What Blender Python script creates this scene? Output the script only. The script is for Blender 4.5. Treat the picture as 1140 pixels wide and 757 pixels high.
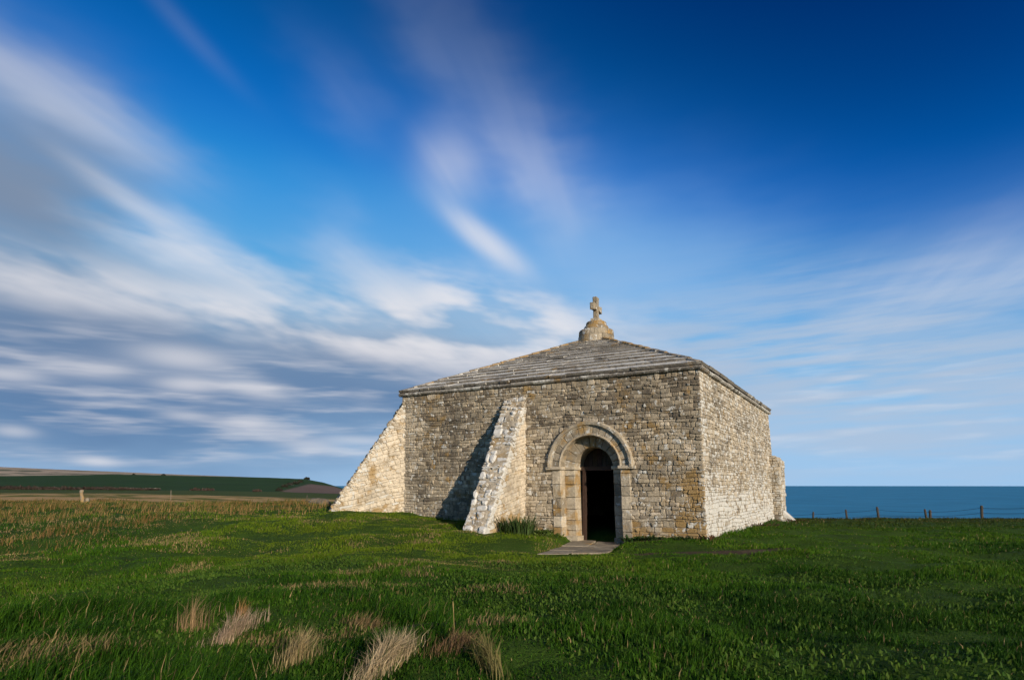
import bpy, bmesh, math, random
import numpy as np
from mathutils import Vector, Matrix, noise as mnoise

# ------------------------------------------------------------------ camera, sky, sun, exposure
SC = bpy.context.scene
for o in list(bpy.data.objects):
    bpy.data.objects.remove(o)
COL = SC.collection
EYE = 1.3
F, PX, PY = 650.0, 570.0, 540.0            # focal length, principal column and horizon row in photo pixels

cam_d = bpy.data.cameras.new('camera')
cam = bpy.data.objects.new('camera', cam_d)
COL.objects.link(cam)
cam.location = (0, 0, EYE)
cam.rotation_euler = (math.radians(90), 0, 0)
cam_d.sensor_width = 36
cam_d.lens = 36 * F / 1140
cam_d.shift_y = 161.5 / 1140
cam_d.clip_start = 0.05
cam_d.clip_end = 200000
SC.camera = cam

SUN_EL = math.radians(17)
SUN_H = Vector((0.49, -0.872))             # horizontal direction towards the sun
SUN_AZ = math.atan2(SUN_H.x, SUN_H.y)      # clockwise from +Y
sun_d = bpy.data.lights.new('sun', 'SUN')
sun_d.energy = 5.0
sun_d.angle = math.radians(0.5)
sun_d.color = (1.0, 0.88, 0.72)
sun = bpy.data.objects.new('sun', sun_d)
COL.objects.link(sun)
sdir = Vector((SUN_H.x * math.cos(SUN_EL), SUN_H.y * math.cos(SUN_EL), math.sin(SUN_EL)))
sun.rotation_euler = sdir.to_track_quat('Z', 'Y').to_euler()
sun.location = sdir * 60

SC.view_settings.view_transform = 'Standard'
SC.view_settings.look = 'None'
SC.view_settings.exposure = 0.1
SC.view_settings.gamma = 1.0
SC.view_settings.use_curve_mapping = False
SC.render.engine = 'CYCLES'
SC.cycles.max_bounces = 5
SC.cycles.diffuse_bounces = 3
SC.cycles.glossy_bounces = 2
SC.cycles.transmission_bounces = 2
SC.cycles.use_denoising = True
SC.cycles.use_adaptive_sampling = True
SC.cycles.adaptive_threshold = 0.02
SC.cycles.adaptive_min_samples = 12


class X:
    """A node socket with arithmetic, so that shader maths reads as formulas."""
    t = None

    def __init__(self, s): self.s = s

    @staticmethod
    def m(op, *a, clamp=False):
        n = X.t.nodes.new('ShaderNodeMath'); n.operation = op; n.use_clamp = clamp
        for i, v in enumerate(a):
            if isinstance(v, X): X.t.links.new(v.s, n.inputs[i])
            else: n.inputs[i].default_value = v
        return X(n.outputs[0])

    def __add__(s, o): return X.m('ADD', s, o)
    __radd__ = __add__
    def __sub__(s, o): return X.m('SUBTRACT', s, o)
    def __rsub__(s, o): return X.m('SUBTRACT', o, s)
    def __mul__(s, o): return X.m('MULTIPLY', s, o)
    __rmul__ = __mul__
    def __truediv__(s, o): return X.m('DIVIDE', s, o)
    def __pow__(s, o): return X.m('POWER', s, o)


def smooth(x, a, b, lo=0.0, hi=1.0):
    n = X.t.nodes.new('ShaderNodeMapRange'); n.interpolation_type = 'SMOOTHSTEP'
    X.t.links.new(x.s, n.inputs['Value'])
    n.inputs['From Min'].default_value = a; n.inputs['From Max'].default_value = b
    n.inputs['To Min'].default_value = lo; n.inputs['To Max'].default_value = hi
    return X(n.outputs['Result'])


def vec(x, y, z=0.0):
    n = X.t.nodes.new('ShaderNodeCombineXYZ')
    for i, v in enumerate((x, y, z)):
        if isinstance(v, X): X.t.links.new(v.s, n.inputs[i])
        else: n.inputs[i].default_value = v
    return X(n.outputs[0])


def noise(v, scale, detail=4, rough=0.5, dist=0.0):
    n = X.t.nodes.new('ShaderNodeTexNoise')
    if v is not None: X.t.links.new(v.s, n.inputs['Vector'])
    n.inputs['Scale'].default_value = scale; n.inputs['Detail'].default_value = detail
    n.inputs['Roughness'].default_value = rough; n.inputs['Distortion'].default_value = dist
    return X(n.outputs[0])


def mixc(f, a, b, mode='MIX'):
    n = X.t.nodes.new('ShaderNodeMix'); n.data_type = 'RGBA'; n.blend_type = mode
    for i, v in ((0, f), (6, a), (7, b)):
        if isinstance(v, X): X.t.links.new(v.s, n.inputs[i])
        elif i == 0: n.inputs[0].default_value = v
        else: n.inputs[i].default_value = (*v, 1) if len(v) == 3 else v
    return X(n.outputs[2])


def azel(px, py):
    """Compass angle and elevation (degrees) of the sky direction seen at a photo pixel."""
    x, z = (px - PX) / F, (PY - py) / F
    return math.degrees(math.atan2(x, 1)), math.degrees(math.atan2(z, math.hypot(x, 1)))


world = bpy.data.worlds.new('World')
SC.world = world
world.use_nodes = True
world.cycles.sampling_method = 'MANUAL'
world.cycles.sample_map_resolution = 512
WT = world.node_tree
WT.nodes.clear()
X.t = WT
tc = WT.nodes.new('ShaderNodeTexCoord')
sp = WT.nodes.new('ShaderNodeSeparateXYZ')
WT.links.new(tc.outputs['Generated'], sp.inputs[0])
dx, dy, dz = (X(sp.outputs[i]) for i in range(3))
AZ = X.m('ARCTAN2', dx, dy) * 57.29578
EL = X.m('ARCSINE', dz) * 57.29578
# the cloud deck: a level sheet overhead, streaked along the wind
den = X.m('MAXIMUM', dz, 0.0) + 0.05
cx, cy = dx / den, dy / den
W = math.radians(14.5)
U = cx * math.sin(W) + cy * math.cos(W)    # along the wind
V = cx * math.cos(W) - cy * math.sin(W)    # across it
n_big = noise(vec(U * 0.28, V * 0.9, 3.1), 1.0, 4, 0.5)
n_mid = noise(vec(U * 0.5, V * 2.2, 8.4), 1.0, 4, 0.55)
n_fine = noise(vec(U * 0.6, V * 6.5, 1.7), 1.0, 3, 0.55)
warp = noise(vec(AZ * 0.09, EL * 0.22, 5.5), 1.0, 3, 0.5) - 0.5
warp2 = noise(vec(AZ * 0.07, EL * 0.2, 15.5), 1.0, 3, 0.5) - 0.5
AW, EW = AZ + warp * 10.0, EL + warp2 * 4.0


def blob(p1, p2, wid, soft=1.0, warped=True):
    """A soft streak of cloud between two sky directions."""
    (a1, e1), (a2, e2) = azel(*p1), azel(*p2)
    a0, e0 = (a1 + a2) / 2, (e1 + e2) / 2
    k = math.cos(math.radians(e0))
    la, le = (a2 - a1) * k, e2 - e1
    L = max(math.hypot(la, le), 1e-3)
    c, s = la / L, le / L
    wdeg = math.degrees(wid / F) * k
    A, E = (AW, EW) if warped else (AZ, EL)
    x, y = (A - a0) * k, E - e0
    p = (x * c + y * s) * (1 / (L * 0.5))
    q = (y * c - x * s) * (1 / wdeg)
    r = p * p + q * q
    return X.m('EXPONENT', r * (-1.0 * soft))


sky = WT.nodes.new('ShaderNodeTexSky')
sky.sky_type = 'NISHITA'
WT.links.new(vec(dx, dy, X.m('MAXIMUM', dz, 0.10)).s, sky.inputs[0])
sky.sun_disc = False
sky.sun_elevation = SUN_EL
sky.sun_rotation = SUN_AZ
sky.altitude = 100
sky.air_density = 1.0
sky.dust_density = 0.6
sky.ozone_density = 2.5
# a polarised, richly blue sky: scale, deepen, saturate
base = mixc(1.0, X(sky.outputs[0]), (0.10, 0.10, 0.10), 'MULTIPLY')
rc = WT.nodes.new('ShaderNodeRGBCurve')
for ci, pts in enumerate((
        [(0, 0), (.066, .0), (.10, .004), (.13, .018), (.19, .07), (.27, .16), (.48, .27), (1, .5)],
        [(0, 0), (.10, .044), (.133, .096), (.19, .178), (.235, .265), (.40, .42), (.65, .50), (1, .65)],
        [(0, 0), (.15, .15), (.242, .36), (.40, .66), (.65, .72), (1, .80)])):
    c = rc.mapping.curves[ci]
    for i, (x, y) in enumerate(pts):
        if i == 0: c.points[0].location = (x, y)
        elif i == len(pts) - 1: c.points[len(c.points) - 1].location = (x, y)
        else: c.points.new(x, y)
rc.mapping.update()
WT.links.new(base.s, rc.inputs[1])
sx, sy, sz = sdir
cosg = dx * sx + dy * sy + dz * sz
sin2 = 1.0 - cosg * cosg
pol = 1.0 - smooth(sin2, 0.62, 1.02, 0.0, 0.52) * smooth(EL, 8.0, 32.0)
pg = WT.nodes.new('ShaderNodeCombineColor')
WT.links.new((pol * pol).s, pg.inputs[0]); WT.links.new(pol.s, pg.inputs[1]); WT.links.new(X.m('POWER', pol, 0.62).s, pg.inputs[2])
blue = mixc(1.0, X(rc.outputs[0]), X(pg.outputs[0]), 'MULTIPLY')

streak = smooth(n_mid, 0.34, 0.66)
fine = smooth(n_fine, 0.32, 0.68)
low = noise(vec(AZ * 0.075 + 3.0, EL * 0.75 - AZ * 0.012, 2.2), 1.0, 4, 0.55)
low2 = noise(vec(AZ * 0.12 + 9.0, EL * 0.95 - AZ * 0.02, 7.7), 1.0, 3, 0.5)
bank_n = noise(vec(AZ * 0.075 + 2.0, EL * 0.25 + AZ * 0.03, 6.4), 1.0, 4, 0.5)

# bright sunlit cloud (density) -------------------------------------------------
lit = (blob((-160, 268), (120, 326), 20) * 0.62
       + blob((80, 315), (300, 356), 17) * 0.72
       + blob((230, 335), (420, 378), 24) * 0.8
       + blob((330, 345), (540, 385), 28) * 1.35
       + blob((450, 325), (700, 375), 28) * 1.05
       + blob((500, 372), (680, 400), 26) * 0.6
       + blob((130, 262), (300, 308), 20) * 0.65
       + blob((470, 330), (540, 350), 13) * 0.3)
puff = (blob((150, 392), (255, 404), 11, warped=False) * 0.6
        + blob((175, 426), (245, 430), 7, warped=False) * 0.65
        + blob((250, 428), (318, 438), 8, warped=False) * 0.6
        + blob((-40, 412), (50, 420), 6, warped=False) * 0.55
        + blob((60, 408), (150, 415), 9, warped=False) * 0.35
        + blob((180, 461), (235, 465), 5, warped=False) * 0.4
        + blob((240, 470), (310, 476), 6, warped=False) * 0.4
        + blob((310, 492), (380, 500), 7, warped=False) * 0.4
        + blob((85, 512), (130, 515), 4, warped=False) * 0.5
        + blob((-10, 478), (40, 482), 5, warped=False) * 0.4
        + blob((360, 488), (440, 492), 5, warped=False) * 0.35)
sharp = (blob((92, 190), (222, 275), 9, warped=False) * 0.62
         + blob((-120, -20), (190, 190), 24) * 0.36
         + blob((180, 235), (300, 305), 13) * 0.35
         + blob((506, 240), (580, 298), 12, warped=False) * 0.95
         + blob((475, 150), (525, 215), 30, warped=False) * 0.42
         + blob((150, -30), (262, 92), 9, warped=False) * 0.04
         + blob((450, -60), (600, 215), 48) * 0.08
         + blob((560, 130), (640, 260), 40) * 0.25
         + blob((345, 50), (430, 150), 34) * 0.06
         + blob((360, 250), (440, 350), 26) * 0.22
         + blob((930, 350), (1240, 225), 34) * 0.20
         + blob((1040, 330), (1250, 270), 20) * 0.22)
veil = (blob((560, 260), (880, 350), 80) * 0.42 + blob((300, 240), (700, 300), 60) * 0.16
        + smooth(EL, 0.0, 15.0, 0.62, 0.0) + smooth(EL, 26.0, 8.0) * 0.24)
patch = smooth(bank_n, 0.40, 0.62)
d_lit = lit * (0.12 + patch * 1.05) * (0.85 + fine * 0.2) + puff + sharp * (0.5 + streak * 0.4 + fine * 0.3)
# grey undersides ---------------------------------------------------------------
grey = (blob((-200, 365), (200, 405), 56) * 1.75
        + blob((-100, 450), (420, 470), 70) * 0.75
        + blob((-100, 400), (560, 425), 58) * 1.1
        + blob((300, 400), (620, 420), 46) * 0.6
        + blob((-160, 110), (110, 255), 76) * 1.0
        + blob((-60, 205), (120, 235), 30) * 0.7)
d_grey = grey * (0.30 + bank_n * 1.25)
right_low = (blob((640, 400), (1300, 365), 60) * 1.0 + blob((700, 460), (1300, 450), 60) * 0.6
             + blob((760, 395), (1000, 372), 20) * 0.4)
d_right = right_low * (smooth(low, 0.36, 0.66) * 0.8 + smooth(bank_n, 0.35, 0.65) * 0.3)
# little bright streaks low down -------------------------------------------------
lowmask = smooth(EL, 0.6, 3.0) * smooth(EL, 15.0, 9.0) * smooth(AZ, 8.0, -6.0)
d_low = smooth(low2, 0.42, 0.76) * lowmask * (0.10 + smooth(low, 0.35, 0.65) * 0.42)
d_lowr = smooth(low2, 0.5, 0.75) * smooth(EL, 0.6, 3.0) * smooth(EL, 14.0, 9.0) * smooth(AZ, 2.0, 14.0) * 0.22

def sat(x, k=1.0):
    return 1.0 - X.m('EXPONENT', x * (-k))

gtone = mixc(smooth(EL, 4.0, 24.0), (0.105, 0.20, 0.37), (0.20, 0.25, 0.345))
hi = smooth(EL, 24.0, 40.0, 0.97, 0.66)
hc = WT.nodes.new('ShaderNodeCombineColor')
for q_ in range(3): WT.links.new(hi.s, hc.inputs[q_])
blue = mixc(1.0, blue, X(hc.outputs[0]), 'MULTIPLY')
c = mixc(sat(veil), blue, (0.42, 0.59, 0.83))
c = mixc(sat(d_right, 1.3), c, (0.43, 0.51, 0.64))
c = mixc(sat(d_grey, 1.7), c, gtone)
c = mixc(sat(d_lit + d_low + d_lowr, 1.25), c, (0.80, 0.775, 0.79))
base = c
out = WT.nodes.new('ShaderNodeOutputWorld'); bg = WT.nodes.new('ShaderNodeBackground')
WT.links.new(base.s, bg.inputs[0]); bg.inputs[1].default_value = 1.0
WT.links.new(bg.outputs[0], out.inputs[0])

# ------------------------------------------------------------------ helpers
RNG = np.random.default_rng(11)
R = random.Random(5)


def sm(x, a, b):
    t = np.clip((np.asarray(x, float) - a) / (b - a), 0, 1)
    return t * t * (3 - 2 * t)


def _hash(ix, iy, seed):
    n = (ix.astype(np.int64) * 374761393 + iy.astype(np.int64) * 668265263 + seed * 974634777) & 0xFFFFFFFF
    n = ((n ^ (n >> 13)) * 1274126177) & 0xFFFFFFFF
    return ((n ^ (n >> 16)) & 0xFFFFFF) / float(0xFFFFFF)


def vn(x, y, seed=0):
    """Value noise 0..1, vectorised."""
    x, y = np.asarray(x, float), np.asarray(y, float)
    ix, iy = np.floor(x), np.floor(y)
    fx, fy = x - ix, y - iy
    fx, fy = fx * fx * (3 - 2 * fx), fy * fy * (3 - 2 * fy)
    a, b = _hash(ix, iy, seed), _hash(ix + 1, iy, seed)
    c, d = _hash(ix, iy + 1, seed), _hash(ix + 1, iy + 1, seed)
    return (a + (b - a) * fx) * (1 - fy) + (c + (d - c) * fx) * fy


def fbm(x, y, seed=0, oct=4, gain=0.5):
    s, a, t = 0.0, 1.0, 0.0
    for i in range(oct):
        s = s + a * vn(np.asarray(x) * 2 ** i + 17.3 * i, np.asarray(y) * 2 ** i - 9.1 * i, seed + i)
        t += a
        a *= gain
    return s / t


def tag(o, label=None, cat=None, group=None, kind=None):
    for k, v in (('label', label), ('category', cat), ('group', group), ('kind', kind)):
        if v: o[k] = v
    return o


def empty(name, loc=(0, 0, 0)):
    o = bpy.data.objects.new(name, None)
    COL.objects.link(o)
    o.location = loc
    o.empty_display_size = 0.3
    return o


def world_at(o):
    """World place of an object whose parents are only ever moved, never turned."""
    p = Vector((0, 0, 0))
    while o is not None: p += o.location; o = o.parent
    return p


class MB:
    """Collects geometry with a colour per vertex and links it as ONE mesh object."""

    def __init__(self): self.v, self.f, self.c = [], [], []

    def add(self, verts, faces, col):
        o = len(self.v)
        self.v += [tuple(p) for p in verts]
        self.f += [tuple(i + o for i in f) for f in faces]
        self.c += [col] * len(verts) if not isinstance(col, list) else col

    def rings(self, rings, col, cap=None, capb=False):
        """Loft rings of points; close the last one as a face or as a fan to the point cap."""
        n = len(rings[0])
        vs = [p for r in rings for p in r]
        fs = []
        for k in range(len(rings) - 1):
            for i in range(n):
                j = (i + 1) % n
                fs.append((k * n + i, k * n + j, (k + 1) * n + j, (k + 1) * n + i))
        b = (len(rings) - 1) * n
        if cap is not None:
            vs.append(cap)
            fs += [(b + i, b + (i + 1) % n, len(vs) - 1) for i in range(n)]
        else:
            fs.append(tuple(b + i for i in range(n)))
        if capb: fs.append(tuple(range(n - 1, -1, -1)))
        self.add(vs, fs, col)

    def box(self, o, a, b, c, col, jit=0.0):
        """A block from corner o with edge vectors a, b, c."""
        o, a, b, c = Vector(o), Vector(a), Vector(b), Vector(c)
        vs = [o, o + a, o + a + b, o + b, o + c, o + a + c, o + a + b + c, o + b + c]
        if jit: vs = [p + Vector((R.uniform(-jit, jit), R.uniform(-jit, jit), R.uniform(-jit, jit))) for p in vs]
        self.add(vs, [(3, 2, 1, 0), (4, 5, 6, 7), (0, 1, 5, 4), (1, 2, 6, 5), (2, 3, 7, 6), (3, 0, 4, 7)], col)

    def build(self, name, mat, parent=None, smooth=False, bevel=0.0, origin=None):
        me = bpy.data.meshes.new(name)
        og = Vector(origin) if origin is not None else (world_at(parent) if parent else Vector((0, 0, 0)))
        me.from_pydata([Vector(p) - og for p in self.v], [], self.f)
        at = me.attributes.new('tone', 'FLOAT_COLOR', 'POINT')
        at.data.foreach_set('color', np.array(self.c, np.float32).ravel())
        bm = bmesh.new(); bm.from_mesh(me)
        bmesh.ops.recalc_face_normals(bm, faces=bm.faces)
        bm.to_mesh(me); bm.free()
        me.materials.append(mat)
        if smooth: me.polygons.foreach_set('use_smooth', [True] * len(me.polygons))
        o = bpy.data.objects.new(name, me)
        COL.objects.link(o)
        if parent is not None:
            o.parent = parent
            # parents here are never rotated; keep the child's world place
            o.location = og - world_at(parent) if origin is not None else (0, 0, 0)
        elif origin is not None:
            o.location = og
        if bevel:
            m = o.modifiers.new('bevel', 'BEVEL'); m.width = bevel; m.segments = 2; m.limit_method = 'ANGLE'
        return o


def mat_new(name):
    m = bpy.data.materials.new(name)
    m.use_nodes = True
    t = m.node_tree
    t.nodes.clear()
    X.t = t
    out = t.nodes.new('ShaderNodeOutputMaterial')
    b = t.nodes.new('ShaderNodeBsdfPrincipled')
    t.links.new(b.outputs[0], out.inputs[0])
    b.inputs['Specular IOR Level'].default_value = 0.25
    b.inputs['Roughness'].default_value = 0.9
    return m, t, b, out


def attr(name):
    n = X.t.nodes.new('ShaderNodeAttribute'); n.attribute_name = name
    return n


def objco():
    return X(X.t.nodes.new('ShaderNodeTexCoord').outputs['Object'])


def bump(t, b, h, strength=0.5, dist=0.02):
    n = t.nodes.new('ShaderNodeBump')
    n.inputs['Strength'].default_value = strength; n.inputs['Distance'].default_value = dist
    t.links.new(h.s, n.inputs['Height'])
    t.links.new(n.outputs[0], b.inputs['Normal'])


def stone_material(name, dark, mid, light, pale, ochre=(0.33, 0.19, 0.05), lichen=(0.66, 0.63, 0.56), stain=0.5, lscale=7.0):
    """tone attribute: R random tone of the stone, G white lichen, B ochre lichen, A paler stone."""
    m, t, b, out = mat_new(name)
    a = attr('tone')
    s = t.nodes.new('ShaderNodeSeparateColor')
    t.links.new(a.outputs['Color'], s.inputs[0])
    r, g, o, p = X(s.outputs[0]), X(s.outputs[1]), X(s.outputs[2]), X(a.outputs['Alpha'])
    co = objco()
    n1 = noise(co, 9.0, 7, 0.65)
    n2 = noise(co, 1.1, 4, 0.55)
    n3 = noise(co, lscale, 6, 0.62, 0.3)
    n4 = noise(co, 2.6, 5, 0.6)
    n5 = noise(co, 48.0, 4, 0.6)
    c = mixc(smooth(r, 0.0, 0.5), dark, mid)
    c = mixc(smooth(r, 0.5, 1.0), c, light)
    c = mixc(p, c, pale)
    k = n1 * 1.4 + n5 * 0.8 - 0.08
    kk = t.nodes.new('ShaderNodeCombineColor')
    for i in range(3): t.links.new(k.s, kk.inputs[i])
    c = mixc(1.0, c, X(kk.outputs[0]), 'MULTIPLY')
    c = mixc(smooth(n2 * 0.6 + n4 * 0.4, 0.45, 0.62) * stain * (1.0 - p * 0.6), c, (0.085, 0.072, 0.055))
    c = mixc(smooth(n4 + o * 0.45, 0.66, 0.84) * 0.75, c, ochre)
    spots = smooth(n3 + g * 0.36, 0.68, 0.75)
    c = mixc(spots * 0.92, c, mixc(n1, (lichen[0] * .7, lichen[1] * .7, lichen[2] * .7), lichen))
    pits = smooth(noise(co, 26.0, 3, 0.5), 0.68, 0.74)
    c = mixc(pits * 0.7, c, (0.05, 0.042, 0.034))
    t.links.new(c.s, b.inputs['Base Color'])
    bump(t, b, n1 * 0.7 + n5 * 0.45 + spots * 0.12 - pits * 0.4, 0.9, 0.045)
    return m


def flat_material(name, rough=0.85, var=0.5, scale=8.0, bstr=0.4, trans=0.0):
    """Colour from the tone attribute, mottled."""
    m, t, b, out = mat_new(name)
    a = attr('tone')
    co = objco()
    n1 = noise(co, scale, 5, 0.6)
    k = n1 * (2 * var) + (1 - var)
    kk = t.nodes.new('ShaderNodeCombineColor')
    for i in range(3): t.links.new(k.s, kk.inputs[i])
    c = mixc(1.0, X(a.outputs['Color']), X(kk.outputs[0]), 'MULTIPLY')
    t.links.new(c.s, b.inputs['Base Color'])
    b.inputs['Roughness'].default_value = rough
    if bstr: bump(t, b, n1, bstr, 0.02)
    if trans:
        tr = t.nodes.new('ShaderNodeBsdfTranslucent'); mx = t.nodes.new('ShaderNodeMixShader')
        t.links.new(c.s, tr.inputs[0]); mx.inputs[0].default_value = trans
        t.links.new(b.outputs[0], mx.inputs[1]); t.links.new(tr.outputs[0], mx.inputs[2])
        t.links.new(mx.outputs[0], out.inputs[0])
    return m


M_WALL = stone_material('rubble_stone', (0.165, 0.130, 0.090), (0.35, 0.285, 0.195), (0.54, 0.45, 0.33), (0.62, 0.525, 0.395), ochre=(0.33, 0.20, 0.062), stain=.62)
M_ROOF = stone_material('roof_stone', (0.15, 0.13, 0.105), (0.36, 0.325, 0.275), (0.54, 0.50, 0.43), (0.40, 0.37, 0.32), stain=0.35, lscale=5.0)
M_DRESS = stone_material('dressed_stone', (0.22, 0.18, 0.125), (0.35, 0.29, 0.205), (0.46, 0.39, 0.285), (0.56, 0.47, 0.345), ochre=(0.36, 0.21, 0.06), stain=0.5, lscale=8.0)
M_WOOD = flat_material('weathered_wood', 0.8, 0.5, 14.0)
M_LEAF = flat_material('leaves', 0.6, 0.35, 5.0, 0.0, 0.25)
M_GRASS = flat_material('grass_blades', 0.6, 0.30, 1.3, 0.0, 0.30)
M_GRASS.node_tree.nodes['Principled BSDF'].inputs['Specular IOR Level'].default_value = 0.08
M_WIRE = flat_material('wire', 0.5, 0.3, 20.0, 0.0)

# ------------------------------------------------------------------ the lie of the land
N0, A0, F0 = np.array((4.70, 14.08)), np.array((-3.49, 18.90)), np.array((10.10, 22.20))
B0 = A0 + (F0 - N0)
UD = (N0 - A0) / np.linalg.norm(N0 - A0)          # along the front wall, to the right
ND = np.array((UD[1], -UD[0]))                    # out of the front wall
if ND @ np.array((0, -1)) < 0: ND = -ND
SD = (F0 - N0) / np.linalg.norm(F0 - N0)          # along the right wall, away
MD = np.array((SD[1], -SD[0]))                    # out of the right wall
DOOR_X = 6.53                                     # along the front wall from its left corner
DOOR_C = A0 + UD * DOOR_X
PATH = [np.array(p) for p in ((1.78, 16.55), (3.02, 15.85), (2.00, 12.15), (0.50, 12.0))]


def inside(x, y, poly):
    r = np.zeros(np.shape(x), bool)
    n = len(poly)
    for i in range(n):
        (x1, y1), (x2, y2) = poly[i], poly[(i + 1) % n]
        c = ((y1 > y) != (y2 > y)) & (x < (x2 - x1) * (y - y1) / (y2 - y1 + 1e-12) + x1)
        r ^= c
    return r


def path_z(x, y):
    return -0.095 - 0.15 * np.clip((np.asarray(y) - 11.8) / 3.4, -0.1, 1.0)


def h_near(x, y):
    h = 0.42 * sm(x, 2.0, -5.0) * sm(y, 11.0, 18.0)
    d = np.maximum(0, y - 19)
    q = np.where(d < 9.4, 0.0045 * d * d, 0.0045 * 88.4 + 0.085 * (d - 9.4))
    h = h - q * sm(x, 2.0, 9.0)
    h = h - 0.10 * np.exp(-(((x - 1.4) / 2.6) ** 2 + ((y - 11.6) / 2.2) ** 2))
    h = h - 0.22 * np.exp(-(((x - 2.1) / 1.1) ** 2 + ((y - 15.3) / 1.5) ** 2))
    h = h - 0.20 * sm(x, -1.0, -7.0) * sm(y, 13.0, 7.0)
    b = (fbm(x * 0.33, y * 0.33, 3, 3) - 0.5) * 0.30 * sm(y, 13.5, 8.0) + (fbm(x * 0.9, y * 0.9, 9, 3) - 0.5) * 0.20
    b = b + (fbm(x * 0.6, y * 0.6, 21, 3) - 0.5) * 0.20 * sm(x, -2.0, -6.0)
    h = h + 0.17 * sm(y, 8.5, 3.0)
    near_wall = sm(np.hypot(x - 2.3, y - 15.0), 4.5, 2.0)
    h = h + b * (1 - 0.85 * near_wall)
    w = path_mask(x, y)
    return h * (1 - w) + (path_z(x, y) - 0.022) * w


def path_mask(x, y):
    c = np.mean(PATH, axis=0)
    # distance outside the path polygon, roughly
    w = 0.0
    for k in (1.04, 1.09, 1.14, 1.20, 1.27, 1.34):
        w = w + np.where(inside(x, y, [c + (p - c) * k for p in PATH]), 1.0, 0.0)
    w = w / 6
    return w * w * (3 - 2 * w)


def _tab(P):
    I = lambda a, b: np.interp(P, a, b)
    brow = I([0, 120, 200, 300, 400], [557.5, 557.5, 559.5, 564, 567])
    top = I([0, 130, 260, 300, 340, 360, 380, 400, 420], [529.8, 528.2, 530.6, 531.6, 533.2, 537, 543, 548, 552])
    ridge = I([0, 60, 130, 200, 290, 330, 360, 420], [519.6, 522.2, 525, 528, 531.4, 538, 546, 560])
    mid = I([0, 200, 300, 400], [544.5, 545.5, 547, 550])
    return brow, top, ridge, mid


def h_far(P, Y):
    brow, top, ridge, mid = _tab(P)
    Ys = np.log([27, 40, 60, 100, 200, 300, 350, 520, 800, 1000, 1500, 2500, 3500, 4200])
    rows = [brow, brow + 1.5, brow - 1.0, brow - 4.0, (mid + brow) / 2 - 2, mid + 1.5, mid, (mid + top) / 2, top, top + 3, top + 4, ridge, ridge + 5, ridge + 60]
    ly = np.log(np.maximum(Y, 1))
    y = rows[0].copy()
    for k in range(len(Ys) - 1):
        t = np.clip((ly - Ys[k]) / (Ys[k + 1] - Ys[k]), 0, 1)
        if k not in (0, 1): t = t * t * (3 - 2 * t)
        y = np.where(ly >= Ys[k], rows[k] + (rows[k + 1] - rows[k]) * t, y)
    hl = EYE + (PY - y) / F * Y
    d = np.maximum(0, Y - 28.4)
    hr = -0.4 - 0.085 * np.minimum(d, 45) - 0.45 * np.maximum(0, d - 45)
    hr = np.maximum(hr, -125)
    w = sm(P, 405, 540)
    return hl * (1 - w) + hr * w


def H(x, y):
    x, y = np.asarray(x, float), np.asarray(y, float)
    r = np.hypot(x, y)
    az = np.arctan2(x, y)
    azc = np.clip(az, -math.radians(50), math.radians(50))
    P = np.clip(PX + F * np.tan(azc), 0, 1140)
    Yp = r * np.cos(azc)
    w = sm(Yp, 26, 36)
    hn = h_near(x, y)
    rough = (fbm(x * 0.12, y * 0.12, 31, 4) - 0.5) * 0.0025 * np.minimum(Yp, 400)
    return hn * (1 - w) + (h_far(P, Yp) + rough * 0.6) * w


def hz(x, y): return float(H(np.array([x]), np.array([y]))[0])


def at(px, py=None, Y=None):
    """Ground point under a photo column at depth Y (or where the row py meets level ground)."""
    if Y is None:
        Y = EYE * F / (py - PY)
        for _ in range(8): Y = .5 * Y + .5 * (EYE - hz((px - PX) / F * Y, Y)) * F / (py - PY)
    x = (px - PX) / F * Y
    return Vector((x, Y, hz(x, Y)))


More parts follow.
